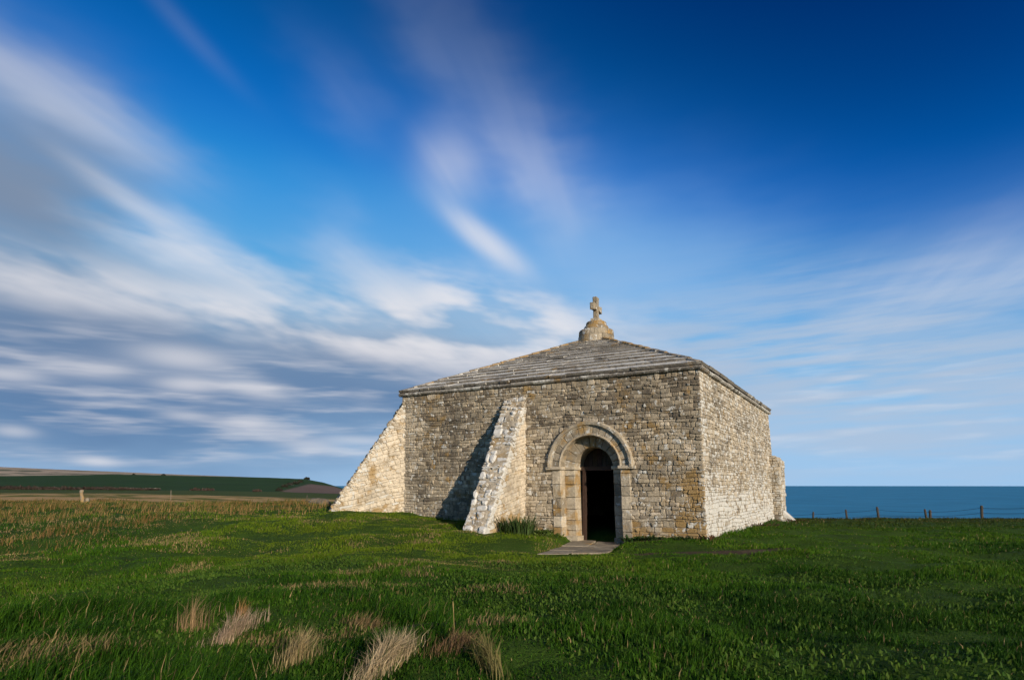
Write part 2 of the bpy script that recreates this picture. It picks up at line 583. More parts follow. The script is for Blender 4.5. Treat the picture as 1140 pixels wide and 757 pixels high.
def make_ground():
    azs = np.unique(np.concatenate([np.arange(-55, 55.01, 0.25), np.arange(-180, -55, 2.5), np.arange(57, 180, 2.5)]))
    rs = np.concatenate([np.geomspace(0.6, 30, 270), np.geomspace(30, 4600, 190)[1:]])
    A, Rr = np.meshgrid(np.radians(azs), rs)
    x, y = Rr * np.sin(A), Rr * np.cos(A)
    z = H(x, y)
    nr, na = x.shape
    P = PX + F * np.tan(np.clip(A, -math.radians(50), math.radians(50)))
    Y = Rr * np.cos(np.clip(A, -math.radians(50), math.radians(50)))
    # colours of the soil and of the fields
    col = np.zeros((nr, na, 3))
    n_a, n_b = fbm(x * 0.5, y * 0.5, 41, 4), fbm(x * 3.0, y * 3.0, 43, 3)
    soil = np.array((0.042, 0.078, 0.010)) * (0.7 + 0.6 * n_b[..., None])
    col[:] = soil
    fx, fy = P * 0.035, np.log(Y) * 9
    f1 = fbm(fx, fy, 51, 5, 0.6)
    f2 = fbm(P * 0.012 + 4, np.log(Y) * 16, 53, 4)
    tan = np.array((0.46, 0.285, 0.12)); grn = np.array((0.10, 0.115, 0.016))
    g = sm(f1 * 0.55 + f2 * 0.45 + 0.25 * sm(P, 260, 60) * sm(Y, 110, 60) * -1, 0.40, 0.60)
    field = tan * (1 - g[..., None]) + grn * g[..., None]
    field = field * (0.8 + 0.4 * fbm(P * 0.2, np.log(Y) * 40, 57, 3)[..., None])
    gtop = sm(Y, 170, 230)[..., None]
    field = field * (1 - gtop) + np.array((0.060, 0.080, 0.020)) * gtop
    k = (sm(Y, 27, 38) * sm(P, 520, 420))[..., None]
    col = col * (1 - k) + field * k
    k = sm(Y, 325, 345)[..., None] * sm(P, 520, 420)[..., None]
    hill = np.array((0.027, 0.056, 0.015)) * (0.8 + 0.4 * f2[..., None])
    col = col * (1 - k) + hill * k
    sy = PY - (z - EYE) / Y * F
    bank = np.interp(P, [308, 318, 345, 372, 390], [548, 545.5, 538.6, 541.5, 548])
    k = (sm(sy, bank - 0.4, bank + 0.4) * sm(Y, 335, 350) * (Y < 900) * sm(P, 306, 312) * sm(P, 440, 420))[..., None]
    col = col * (1 - k) + np.array((0.155, 0.105, 0.080)) * (0.85 + 0.3 * f1[..., None]) * k
    k = sm(Y, 1100, 1300)[..., None] * sm(P, 520, 420)[..., None]
    band = fbm(P * 0.01, np.log(Y) * 26, 61, 3)
    rc_ = np.array((0.40, 0.31, 0.22)) * (1 - sm(band, .45, .6))[..., None] + np.array((0.12, 0.12, 0.075)) * sm(band, .45, .6)[..., None]
    col = col * (1 - k) + rc_ * k
    for (dx_, dy_, rx, ry) in DIRT:
        d = ((x - dx_) / rx) ** 2 + ((y - dy_) / ry) ** 2 + (n_b - 0.5) * 1.2
        k = sm(d, 1.2, 0.5)[..., None]
        col = col * (1 - k) + np.array((0.085, 0.060, 0.038)) * (0.6 + 0.8 * n_b[..., None]) * k
    verts = np.concatenate([np.stack([x, y, z], -1).reshape(-1, 3), [[0, 0, hz(0, 0.01)]]])
    i, j = np.meshgrid(np.arange(nr - 1), np.arange(na), indexing='ij')
    j2 = (j + 1) % na
    quads = np.stack([i * na + j, i * na + j2, (i + 1) * na + j2, (i + 1) * na + j], -1).reshape(-1, 4)
    tris = np.stack([np.full(na, nr * na), (np.arange(na) + 1) % na, np.arange(na)], -1)
    me = raw_mesh('ground', verts, [quads[:, ::-1], tris[:, ::-1]], np.concatenate([col.reshape(-1, 3), [[.03, .04, .01]]]))
    me.polygons.foreach_set('use_smooth', np.ones(len(me.polygons), bool))
    m, t, b, out = mat_new('ground_cover')
    a = attr('tone'); co = objco()
    n1, n2 = noise(co, 22.0, 5, 0.65), noise(co, 2.0, 4, 0.6)
    k = n1 * 0.8 + n2 * 0.6 + 0.3
    kk = t.nodes.new('ShaderNodeCombineColor')
    for q in range(3): t.links.new(k.s, kk.inputs[q])
    t.links.new(mixc(1.0, X(a.outputs['Color']), X(kk.outputs[0]), 'MULTIPLY').s, b.inputs['Base Color'])
    b.inputs['Specular IOR Level'].default_value = 0.05
    bump(t, b, n1 * 0.6 + n2 * 0.6, 0.9, 0.06)
    me.materials.append(m)
    o = bpy.data.objects.new('ground', me); COL.objects.link(o)
    tag(o, 'rough grassy clifftop rising to fields and low hills', 'ground', kind='structure')


def raw_mesh(name, verts, polys, col):
    """A mesh straight from numpy arrays; polys is a list of (n, k) index arrays."""
    me = bpy.data.meshes.new(name)
    verts = np.asarray(verts, np.float32)
    me.vertices.add(len(verts)); me.vertices.foreach_set('co', verts.ravel())
    loops = np.concatenate([p.ravel() for p in polys]).astype(np.int32)
    cnt = np.concatenate([np.full(len(p), p.shape[1]) for p in polys])
    start = np.concatenate([[0], np.cumsum(cnt)[:-1]]).astype(np.int32)
    me.loops.add(len(loops)); me.loops.foreach_set('vertex_index', loops)
    me.polygons.add(len(cnt)); me.polygons.foreach_set('loop_start', start)
    me.update(calc_edges=True)
    at_ = me.attributes.new('tone', 'FLOAT_COLOR', 'POINT')
    c4 = np.ones((len(verts), 4), np.float32); c4[:, :3] = col
    at_.data.foreach_set('color', c4.ravel())
    return me


DIRT = [(4.55, 11.55, 1.15, 0.33), (3.2, 11.75, 1.0, 0.16), (8.3, 18.0, 0.7, 0.35), (3.25, 14.35, 0.75, 0.22), (-0.72, 4.72, 0.40, 0.16)]
make_ground()


def make_sea():
    azs = np.radians(np.arange(0, 360, 2.0)); rs = np.geomspace(60, 90000, 60)
    A, Rr = np.meshgrid(azs, rs)
    nr, na = A.shape
    v = np.stack([Rr * np.sin(A), Rr * np.cos(A), np.full_like(A, -105)], -1).reshape(-1, 3)
    i, j = np.meshgrid(np.arange(nr - 1), np.arange(na), indexing='ij'); j2 = (j + 1) % na
    q = np.stack([i * na + j, (i + 1) * na + j, (i + 1) * na + j2, i * na + j2], -1).reshape(-1, 4)
    me = raw_mesh('sea', v, [q[:, ::-1]], np.full((len(v), 3), 0.05))
    m, t, b, out = mat_new('sea_water')
    co = objco()
    wv = noise(co, 0.004, 5, 0.6); w2 = noise(co, 0.03, 4, 0.6)
    c = mixc(smooth(wv, 0.35, 0.65), (0.013, 0.175, 0.305), (0.022, 0.215, 0.37))
    t.links.new(c.s, b.inputs['Base Color'])
    b.inputs['Roughness'].default_value = 0.55
    b.inputs['Specular IOR Level'].default_value = 0.12
    bump(t, b, w2 + wv, 0.3, 8.0)
    me.materials.append(m)
    o = bpy.data.objects.new('sea', me); COL.objects.link(o)
    tag(o, 'deep blue sea out to the horizon', 'sea', kind='structure')


make_sea()

# worn stone slabs up to the door
mb = MB()
pz = lambda p, d=0.0: Vector((p[0], p[1], float(path_z(p[0], p[1])) + d))
cuts = [0.0, 0.42, 0.74, 1.0]
for k in range(3):
    for (s0, s1) in ((0.0, 0.46), (0.46, 1.0)) if k != 1 else ((0.0, 0.62), (0.62, 1.0)):
        def pp(s, t):
            a = PATH[0] + (PATH[1] - PATH[0]) * s; b = PATH[3] + (PATH[2] - PATH[3]) * s
            return a + (b - a) * t
        q = [pp(s0 + .012, cuts[k] + .01), pp(s1 - .012, cuts[k] + .01), pp(s1 - .012, cuts[k + 1] - .01), pp(s0 + .012, cuts[k + 1] - .01)]
        q = [c + np.array((R.uniform(-.03, .03), R.uniform(-.03, .03))) for c in q]
        dz_ = R.uniform(-.008, .012)
        c0 = np.mean(q, axis=0)
        mb.rings([[pz(p, -.1) for p in q], [pz(p, dz_ - .012) for p in q], [pz(c0 + (p - c0) * .97, dz_) for p in q]], (R.uniform(.1, .45), .0, .25, .0))
o = mb.build('path', M_DRESS)
tag(o, 'worn grey stone slabs leading across the turf to the chapel door', 'path', kind='structure')

# ------------------------------------------------------------------ the chapel
def V3(p, z): return Vector((float(p[0]), float(p[1]), float(z)))


chapel = empty('stone_chapel', (2.3, 18.9, 0.0))
tag(chapel, 'square grey rubble stone chapel with low slab roof, topped by a cross', 'chapel')
bpy.context.view_layer.update()

# wall corners at z = 0 and under the eaves
BASE = {'A': A0, 'N': N0, 'F': F0, 'B': B0}
TOP = {'A': (np.array((-3.55, 18.96)), 4.16), 'N': (np.array((4.53, 14.16)), 4.10),
       'F': (np.array((9.80, 22.36)), 4.00), 'B': (np.array((1.80, 27.1)), 4.06)}


class Frame:
    """Bilinear wall face between two corners: (x along, z up, d out of the face)."""

    def __init__(s, a, b):
        s.b0, s.b1 = V3(BASE[a], 0), V3(BASE[b], 0)
        s.t0, s.t1 = V3(*TOP[a]), V3(*TOP[b])
        s.L = (s.b1 - s.b0).length
        u = (s.b1 - s.b0).normalized()
        s.n = Vector((u.y, -u.x, 0))
        if s.n.dot(s.b0 - Vector((3.2, 20.6, 0))) < 0: s.n = -s.n

    def top(s, x):
        k = x / s.L
        return s.t0.z + (s.t1.z - s.t0.z) * k

    def __call__(s, x, z, d=0.0):
        k = x / s.L
        b = s.b0.lerp(s.b1, k); t = s.t0.lerp(s.t1, k)
        return b + (t - b) * (z / t.z) + s.n * d


def clip_poly(poly, clip):
    """Sutherland-Hodgman: poly cut by a convex counter-clockwise polygon."""
    out = poly
    for i in range(len(clip)):
        (x1, y1), (x2, y2) = clip[i], clip[(i + 1) % len(clip)]
        inp, out = out, []
        if not inp: return []
        def side(p): return (x2 - x1) * (p[1] - y1) - (y2 - y1) * (p[0] - x1)
        for k in range(len(inp)):
            p, q = inp[k - 1], inp[k]
            sp_, sq = side(p), side(q)
            if (sp_ >= 0) != (sq >= 0):
                t = sp_ / (sp_ - sq)
                out.append((p[0] + (q[0] - p[0]) * t, p[1] + (q[1] - p[1]) * t))
            if sq >= 0: out.append(q)
    return out


def area(p): return 0.5 * sum(p[i - 1][0] * p[i][1] - p[i][0] * p[i - 1][1] for i in range(len(p)))


def inset(poly, e):
    """Move each edge of a convex ccw polygon inwards by e."""
    n = len(poly); out = []
    for i in range(n):
        p0, p1, p2 = poly[i - 1], poly[i], poly[(i + 1) % n]
        a = Vector((p1[0] - p0[0], p1[1] - p0[1])); b = Vector((p2[0] - p1[0], p2[1] - p1[1]))
        if a.length < 1e-4 or b.length < 1e-4: out.append(p1); continue
        a.normalize(); b.normalize()
        na, nb = Vector((-a.y, a.x)), Vector((-b.y, b.x))
        k = max(0.35, 1 + na.dot(nb))
        m = (na + nb) / k
        out.append((p1[0] + m.x * e, p1[1] + m.y * e))
    return out


def stone(mb, poly, mp, d, col, joint=0.006, back=-0.05, jit=0.006, chamf=0.022, rnd=0.012):
    """One roughly squared stone: poly in face coordinates, mp maps (x, z, d) to the place."""
    if len(poly) < 3: return
    if area(poly) < 0: poly = poly[::-1]
    if area(poly) < 0.0009: return
    n = len(poly); cp = []
    for i in range(n):                              # knock the corners off
        p0, p1, p2 = poly[i - 1], poly[i], poly[(i + 1) % n]
        la = math.hypot(p1[0] - p0[0], p1[1] - p0[1]); lb = math.hypot(p2[0] - p1[0], p2[1] - p1[1])
        if la < 1e-3 or lb < 1e-3: continue
        k = R.uniform(0.3, 1.3) * chamf
        ka, kb = min(k, la * .33) / la, min(k, lb * .33) / lb
        cp.append((p1[0] + (p0[0] - p1[0]) * ka, p1[1] + (p0[1] - p1[1]) * ka))
        cp.append((p1[0] + (p2[0] - p1[0]) * kb, p1[1] + (p2[1] - p1[1]) * kb))
    if len(cp) < 5: return
    cp = [(x + R.uniform(-jit, jit), z + R.uniform(-jit, jit)) for x, z in cp]
    cx_ = sum(p[0] for p in cp) / len(cp); cz_ = sum(p[1] for p in cp) / len(cp)
    r0 = inset(cp, joint)
    r1 = [(cx_ + (x - cx_) * .985, cz_ + (z - cz_) * .985) for x, z in r0]
    ext = min(max(p[1] for p in cp) - min(p[1] for p in cp), max(p[0] for p in cp) - min(p[0] for p in cp))
    r2 = inset(cp, joint + min(rnd, ext * .2))
    tx, tz = R.uniform(-.06, .06), R.uniform(-.10, .10)
    f = lambda p, dd: mp(p[0], p[1], dd + (p[0] - cx_) * tx + (p[1] - cz_) * tz)
    mb.rings([[mp(p[0], p[1], back) for p in r0], [f(p, d - rnd * .8) for p in r1], [f(p, d + R.uniform(-.003, .003)) for p in r2]],
             col, cap=f((cx_, cz_), d + R.uniform(-.002, .006)))


def wob(x, z, k=0.018, seed=0):
    return (k * (mnoise.noise((x * 1.3, z * 1.6, seed)) * 1.6), k * (mnoise.noise((x * 1.1 + 40, z * 1.9, seed + 7)) * 1.8))


def masonry(mb, mp, x0, x1, z0, z1, colour, hr=(0.075, 0.165), wr=(0.12, 0.42), clip=None, hole=None, depth=(0.0, 0.026), wav=0.018, seed=0, joint=0.006, back=-0.05, **kw):
    """Coursed rubble: courses of uneven height, stones of uneven width, some split or doubled."""
    z = z0
    row = 0
    while z < z1 - 0.02:
        h = R.uniform(*hr)
        if z1 - (z + h) < hr[0]: h = z1 - z
        zt = z + h
        spans = [(x0, x1)]
        if hole: spans = [s for s in hole(z, zt, x0, x1) if s[1] - s[0] > 0.03]
        for (a, b) in spans:
            x = a
            while x < b - 0.01:
                w = R.uniform(*wr) if R.random() > .25 else R.uniform(wr[0], wr[0] * 1.6)
                w = max(w, h * .9)
                if b - (x + w) < wr[0] * .8: w = b - x
                cells = [(x, x + w, z, zt)]
                if h > 0.125 and R.random() < .30:
                    k = z + h * R.uniform(.38, .62)
                    if w > .26 and R.random() < .5:
                        xm = x + w * R.uniform(.35, .65)
                        cells = [(x, x + w, z, k), (x, xm, k, zt), (xm, x + w, k, zt)]
                    else: cells = [(x, x + w, z, k), (x, x + w, k, zt)]
                for (p, q, r, s) in cells:
                    poly = [(p, r), (q, r), (q, s), (p, s)]
                    if clip:
                        poly = clip_poly(poly, clip)
                        if len(poly) < 3: continue
                    edge = lambda P: P
                    pw = []
                    for (px_, pz_) in poly:
                        wx, wz = wob(px_, pz_, wav, seed)
                        if px_ <= x0 + 1e-4 or px_ >= x1 - 1e-4: wx = 0
                        if pz_ >= z1 - 1e-4: wz = 0
                        if hole: wx *= .4
                        pw.append((px_ + wx, pz_ + wz))
                    mx, mz = (p + q) / 2, (r + s) / 2
                    stone(mb, pw, mp, R.uniform(*depth), colour(mx, mz), joint=joint, back=back, **kw)
                x += w
        z = zt
        row += 1


def core(mb, fr, d0, d1, xs, zs, col, skip=None):
    """The mass of the wall behind the face stones."""
    for i in range(len(xs) - 1):
        for j in range(len(zs) - 1):
            if skip and skip((xs[i] + xs[i + 1]) / 2, (zs[j] + zs[j + 1]) / 2): continue
            a, b = xs[i], xs[i + 1]
            q = lambda z, x: min(z, fr.top(x)) if z > 3.5 else z
            c, e = zs[j], zs[j + 1]
            vs = [fr(a, q(c, a), d0), fr(b, q(c, b), d0), fr(b, q(e, b), d0), fr(a, q(e, a), d0),
                  fr(a, q(c, a), d1), fr(b, q(c, b), d1), fr(b, q(e, b), d1), fr(a, q(e, a), d1)]
            mb.add(vs, [(0, 1, 2, 3), (7, 6, 5, 4), (0, 4, 5, 1), (1, 5, 6, 2), (2, 6, 7, 3), (3, 7, 4, 0)], col)


SPR = 1.77                                         # springing height of the door arch
R_OPEN, R_IN, R_OUT, R_HOOD = 0.56, 0.87, 1.11, 1.23
JOINT = (0.27, 0.12, 0.22, 0.06)


def arch_core(mb, fr, cx_, r, d0, d1, x_side, ztop, col, zb=-0.6):
    """Wall mass round an arched hole of radius r between depths d0 and d1."""
    def blk(pts):
        n = len(pts)
        mb.add([fr(x, z, d0) for x, z in pts] + [fr(x, z, d1) for x, z in pts],
               [tuple(range(n)), tuple(range(2 * n - 1, n - 1, -1))] + [(i, i + n, (i + 1) % n + n, (i + 1) % n) for i in range(n)], col)
    blk([(cx_ - x_side, zb), (cx_ - r, zb), (cx_ - r, SPR), (cx_ - x_side, SPR)])
    blk([(cx_ + r, zb), (cx_ + x_side, zb), (cx_ + x_side, SPR), (cx_ + r, SPR)])
    n = 20
    for i in range(n):
        a0, a1 = math.pi * i / n, math.pi * (i + 1) / n
        p0 = (cx_ + r * math.cos(a0), SPR + r * math.sin(a0)); p1 = (cx_ + r * math.cos(a1), SPR + r * math.sin(a1))
        e0 = cx_ + x_side * (1 - 2 * i / n); e1 = cx_ + x_side * (1 - 2 * (i + 1) / n)
        blk([p0, (e0, min(ztop, fr.top(e0))), (e1, min(ztop, fr.top(e1))), p1])
        if i == 0: blk([p0, (cx_ + x_side, SPR), (e0, min(ztop, fr.top(e0)))])
        if i == n - 1: blk([p1, (e1, min(ztop, fr.top(e1))), (cx_ - x_side, SPR)])


def door_hole(z, zt, x0, x1):
    cx_ = DOOR_X
    zm = max(z, SPR - 10)
    if z > SPR + R_OUT: return [(x0, x1)]
    if zt < SPR: r = R_OUT - .03
    else: r = math.sqrt(max(0, (R_OUT - .02) ** 2 - max(0, z - SPR) ** 2))
    return [(x0, cx_ - r), (cx_ + r, x1)]


def col_front(x, z):
    r = R.gauss(.54, .26)
    dark = vn(x * .55, z * .5, 3)
    r -= .25 * (dark - .4)
    wet = sm(z, 2.4, 3.9) * .22
    l = 0.14 + R.random() * .24 + (.3 if R.random() < .03 else 0)
    o = float(np.clip(vn(x * .8 + 5, z * .7, 8) * .64 - .13 + sm(z, .6, 0) * .45 + .45 * math.exp(-((x - 9.1) / .5) ** 2) * sm(z, 2.2, 1.2) + .5 * math.exp(-((x - 4.9) / .35) ** 2) * sm(z, 2.4, 3.8), 0, 1))
    r -= .22 * float(sm(vn(x * 2.2, z * .35, 12), .5, .8) * sm(z, 1.2, 3.4))
    return (float(np.clip(r - wet, 0, 1)), l, o, .28 * sm(z, 1.6, .2) * R.random() + (.3 if x < .5 else 0))


def col_right(x, z):
    r = R.gauss(.50, .24)
    l = .18 + R.random() * .48 + .38 * float(sm(z + 1.6 * (vn(x * .9, z * 1.2, 4) - .4), 1.7, .0)) + (.30 if x < .38 and R.random() < .7 else 0)
    return (float(np.clip(r, 0, 1)), min(l, 1), R.random() * .3, .03 + R.random() * .2 + (.3 if x < .35 else 0))


def col_plain(x, z): return (float(np.clip(R.gauss(.5, .2), 0, 1)), R.random() * .4, R.random() * .5, .1)


frames = {'front': Frame('A', 'N'), 'right': Frame('N', 'F'), 'back': Frame('F', 'B'), 'left': Frame('B', 'A')}
FR = frames['front']
for key, cfun in (('front', col_front), ('right', col_right), ('back', col_plain), ('left', col_plain)):
    fr = frames[key]
    mb = MB()
    tp = min(fr.top(0), fr.top(fr.L)) - .01
    ztop = lambda x: fr.top(x)
    mp = lambda x, z, d, fr=fr, tp=tp: fr(x, z if z < 2.5 else 2.5 + (z - 2.5) * (fr.top(x) - 2.5) / (tp - 2.5), d)
    coarse = key in ('back', 'left')
    big = dict(hr=(.12, .22), wr=(.2, .6)) if coarse else dict(hr=(.055, .155), wr=(.085, .33), wav=.034, jit=.010, chamf=.028, joint=.003) if key == 'front' else dict(hr=(.05, .125), wr=(.085, .30), wav=.03, jit=.009, chamf=.025, joint=.002)
    masonry(mb, mp, -.012, fr.L + .012, -.45, tp, cfun, hole=door_hole if key == 'front' else None, depth=(-.003, .032) if key == 'front' else (-.002, .022), seed=len(key), **big)
    if key == 'front':
        core(mb, fr, -.012, -.9, [0.0, DOOR_X - 1.3], [-.6, 2.0, 4.3], JOINT)
        core(mb, fr, -.012, -.9, [DOOR_X + 1.3, fr.L], [-.6, 2.0, 4.3], JOINT)
        arch_core(mb, fr, DOOR_X, R_IN, -.012, -.30, 1.3, 4.3, JOINT)
        arch_core(mb, fr, DOOR_X, R_OPEN + .02, -.302, -.9, 1.3, 4.3, JOINT)
    else:
        core(mb, fr, -.012, -.9, [.12, fr.L - .12], [-.6, 2.0, 4.3], JOINT)
    mb.build('wall', M_WALL, chapel)

# ---- doorway: dressed stone in two recessed orders with a hood mould
door = MB()
dc = lambda: (float(np.clip(R.gauss(.45, .28), 0, 1)), .12 + R.random() * .3, .12 + R.random() * .45, R.uniform(.0, .6))


def ring_block(mb, a0, a1, r0, r1, d0, d1, col, gap=0.006, rd=0.012):
    """An arch stone between two angles."""
    rm = (r0 + r1) / 2
    def ring(e, d):
        g = (gap + e)
        angs = [a0 + g / rm, (a0 + a1) / 2, a1 - g / rm]
        pts = [(r0 + e, a) for a in angs] + [(r1 - e, a) for a in reversed(angs)]
        return [FR(DOOR_X + r * math.cos(a), SPR + r * math.sin(a), d) for r, a in pts]
    mb.rings([ring(0, d0), ring(0, d1 - rd), ring(rd * .8, d1)], col)


def vouss(mb, n, r0, r1, d0, d1, jd=.006):
    cuts_ = [0] + sorted((i + R.uniform(-.15, .15)) / n for i in range(1, n)) + [1]
    for i in range(n):
        ring_block(mb, math.pi * cuts_[i], math.pi * cuts_[i + 1], r0, r1, d0, d1 + R.uniform(-jd, jd), (float(np.clip(R.gauss(.3, .2), 0, 1)), .1 + R.random() * .3, .1 + R.random() * .4, R.uniform(.0, .25)))


def jamb_blocks(mb, x0, x1, d0, d1, zb, zt, hr, split=0.3):
    z = zb
    while z < zt - .02:
        h = R.uniform(*hr)
        if zt - z - h < .12: h = zt - z
        xs = [x0, x1]
        if R.random() < split: xs = [x0, x0 + (x1 - x0) * R.uniform(.4, .6), x1]
        for a, b in zip(xs[:-1], xs[1:]):
            stone(mb, [(a, z), (b, z), (b, z + h), (a, z + h)], FR, d1 + R.uniform(-.006, .008), dc(), joint=.004, back=d0, jit=.003, chamf=.01, rnd=.012)
        z += h


vouss(door, 15, R_IN - .01, R_OUT, -.30, .045)
for s in (-1, 1):
    a, b = sorted((DOOR_X + s * (R_IN - .01), DOOR_X + s * (R_OUT + .02)))
    jamb_blocks(door, a, b, -.30, .03, -.5, SPR - .02, (.22, .4))
doorway = door.build('doorway', M_DRESS, chapel)
inner = MB()
vouss(inner, 11, R_OPEN, R_IN + .02, -.62, -.255)
inner.build('inner_arch', M_DRESS, doorway)
for s in (-1, 1):
    j = MB()
    a, b = sorted((DOOR_X + s * R_OPEN, DOOR_X + s * (R_IN + .02)))
    jamb_blocks(j, a, b, -.62, -.255, -.5, SPR - .02, (.24, .36), .0)
    j.box(FR(a - .03 if s > 0 else a - .02, -.5, -.64), FR.n * .44, FR(b, 0, 0) - FR(a - .05, 0, 0), Vector((0, 0, .40)), dc(), .008)
    j.build('jamb', M_DRESS, doorway, bevel=0.006)
    im = MB()
    a, b = sorted((DOOR_X + s * (R_IN - .05), DOOR_X + s * (R_HOOD + .06)))
    im.box(FR(a, SPR - .045, -.3), FR.n * .40, FR(b, 0, 0) - FR(a, 0, 0), Vector((0, 0, .085)), (.45, .25, .3, .5), .005)
    a, b = sorted((DOOR_X + s * (R_OPEN - .03), DOOR_X + s * (R_IN - .03)))
    im.box(FR(a, SPR - .045, -.64), FR.n * .44, FR(b, 0, 0) - FR(a, 0, 0), Vector((0, 0, .08)), (.45, .2, .3, .5), .005)
    im.build('impost', M_DRESS, doorway, bevel=0.012)


def sweep(mb, prof, n, col):
    """A moulding run round the arch; prof is a closed list of (radius, depth)."""
    rows = []
    for i in range(n + 1):
        a = math.pi * i / n
        w = R.uniform(-.005, .005)
        rows.append([FR(DOOR_X + (r + w) * math.cos(a), SPR + (r + w) * math.sin(a), d) for r, d in prof])
    k = len(prof)
    vs = [p for r in rows for p in r]
    fs = [(i * k + j, i * k + (j + 1) % k, (i + 1) * k + (j + 1) % k, (i + 1) * k + j) for i in range(n) for j in range(k)]
    fs += [tuple(range(k)), tuple(range(n * k + k - 1, n * k - 1, -1))]
    cols = []
    for i in range(n + 1):
        c = (float(np.clip(R.gauss(.35, .15), 0, 1)), .1 + R.random() * .35, .2 + R.random() * .3, .25)
        cols += [c] * k
    mb.add(vs, fs, cols)


hood = MB()
sweep(hood, [(R_OUT - .01, -.02), (R_OUT - .01, .065), (R_OUT + .02, .075), (R_OUT + .035, .115), (R_HOOD - .02, .125), (R_HOOD + .01, .10), (R_HOOD + .015, -.02)], 44, None)
hood.build('hood_mould', M_DRESS, doorway)
roll = MB()
rr = 0.035
sweep(roll, [(R_IN + .015 + rr * math.cos(t), .035 + rr * math.sin(t)) for t in np.linspace(0, 2 * math.pi, 9)[:-1]], 44, None)
roll.build('roll_moulding', M_DRESS, doorway, smooth=True)

# ---- door frame, tympanum boards and the leaf standing open inside
wc = lambda: tuple(k * R.uniform(.8, 1.2) for k in (.040, .030, .021)) + (1,)
fm = MB()
for s in (-1, 1):
    x = DOOR_X + s * (R_OPEN - .045) - .05
    fm.box(FR(x, -.4, -.72), FR.n * .10, FR(x + .10, 0, 0) - FR(x, 0, 0), Vector((0, 0, SPR + .36)), wc())
fm.box(FR(DOOR_X - R_OPEN, SPR - .06, -.73), FR.n * .12, FR(DOOR_X + R_OPEN, 0, 0) - FR(DOOR_X - R_OPEN, 0, 0), Vector((0, 0, .11)), wc())
fm.build('door_frame', M_WOOD, chapel, bevel=.006)
ty = MB()
nb = 8
for i in range(nb):
    a, b = -R_OPEN + 2 * R_OPEN * i / nb + .003, -R_OPEN + 2 * R_OPEN * (i + 1) / nb - .003
    ha, hb = math.sqrt(max(.0001, (R_OPEN + .02) ** 2 - a * a)), math.sqrt(max(.0001, (R_OPEN + .02) ** 2 - b * b))
    pts = [(a, .05), (b, .05), (b, max(hb, .06)), (a, max(ha, .06))]
    ty.rings([[FR(DOOR_X + x, SPR + z, -.92) for x, z in pts], [FR(DOOR_X + x, SPR + z, -.88 + R.uniform(-.004, .004)) for x, z in pts]], wc(), capb=True)
ty.build('tympanum', M_WOOD, chapel)
lf = MB()
o0 = FR(DOOR_X + R_OPEN - .02, -.2, -.92)
dv = (-FR.n * 1.0 + (FR(1, 0, 0) - FR(0, 0, 0)) * .10).normalized()
for i in range(5):
    lf.box(o0 + dv * (.2 * i + .003), dv * .194, Vector((dv.y, -dv.x, 0)) * .05, Vector((0, 0, 1.92)), wc())
leaf = lf.build('door', M_WOOD, chapel, bevel=.004)
hd = MB()
hp = o0 + dv * .9 + Vector((0, 0, .98)) - Vector((dv.y, -dv.x, 0)) * .03
hd.rings([[hp + dv * (.07 * math.cos(t)) + Vector((0, 0, .07 * math.sin(t))) + Vector((dv.y, -dv.x, 0)) * e for t in np.linspace(0, 2 * math.pi, 13)[:-1]] for e in (0, .015)], (.03, .03, .03, 1), capb=True)
hd.build('handle', M_WIRE, leaf)

# ---- roof: eaves course, courses of stone slabs, hip stones
EV = {}
cen = np.mean([TOP[k][0] for k in 'ANFB'], axis=0)
for k in 'ANFB':
    p, z = TOP[k]
    dv = (p - cen) / np.linalg.norm(p - cen)
    EV[k] = V3(p + dv * .13, z + .10)
APEX = Vector((3.0, 20.55, 6.50))
ev = MB()
for a, b in (('A', 'N'), ('N', 'F'), ('F', 'B'), ('B', 'A')):
    p, q = EV[a], EV[b]
    u = (q - p).normalized(); Lx = (q - p).length
    n = Vector((u.y, -u.x, 0))
    if n.dot(p - Vector((3.2, 20.6, 0))) < 0: n = -n
    x = 0
    while x < Lx - .01:
        w = R.uniform(.5, .95)
        if Lx - x - w < .3: w = Lx - x
        up = Vector((0, 0, 1))
        dd, hh = R.uniform(-.008, .012), R.uniform(-.008, .008)
        prof = [(-.42, -.10), (-.055, -.098), (-.022, -.085), (.006, -.05), (.0, -.018), (-.025, .004), (-.42, .04)]
        lean = u.copy()
        def ringp(s_, e): return [p + u * (x + s_) + n * (d_ + dd if d_ > -.3 else d_) + up * (z_ + hh) for d_, z_ in prof]
        A_, B_ = ringp(.004, 0), ringp(w - .004, 0)
        if x == 0: A_ = [pp_ + u * (-.0) - u * (d_ if d_ < -.2 else 0) * 1.0 for pp_, (d_, z_) in zip(A_, prof)]
        if x + w >= Lx - .001: B_ = [pp_ + u * (d_ if d_ < -.2 else 0) for pp_, (d_, z_) in zip(B_, prof)]
        c = (float(np.clip(R.gauss(.28, .15), 0, 1)), .2 + R.random() * .4, R.random() * .3, .0)
        ev.add(A_ + B_, [tuple(range(7)), tuple(range(13, 6, -1))] + [(i, i + 7, (i + 1) % 7 + 7, (i + 1) % 7) for i in range(7)], c)
        x += w
ev.build('eaves', M_ROOF, chapel)

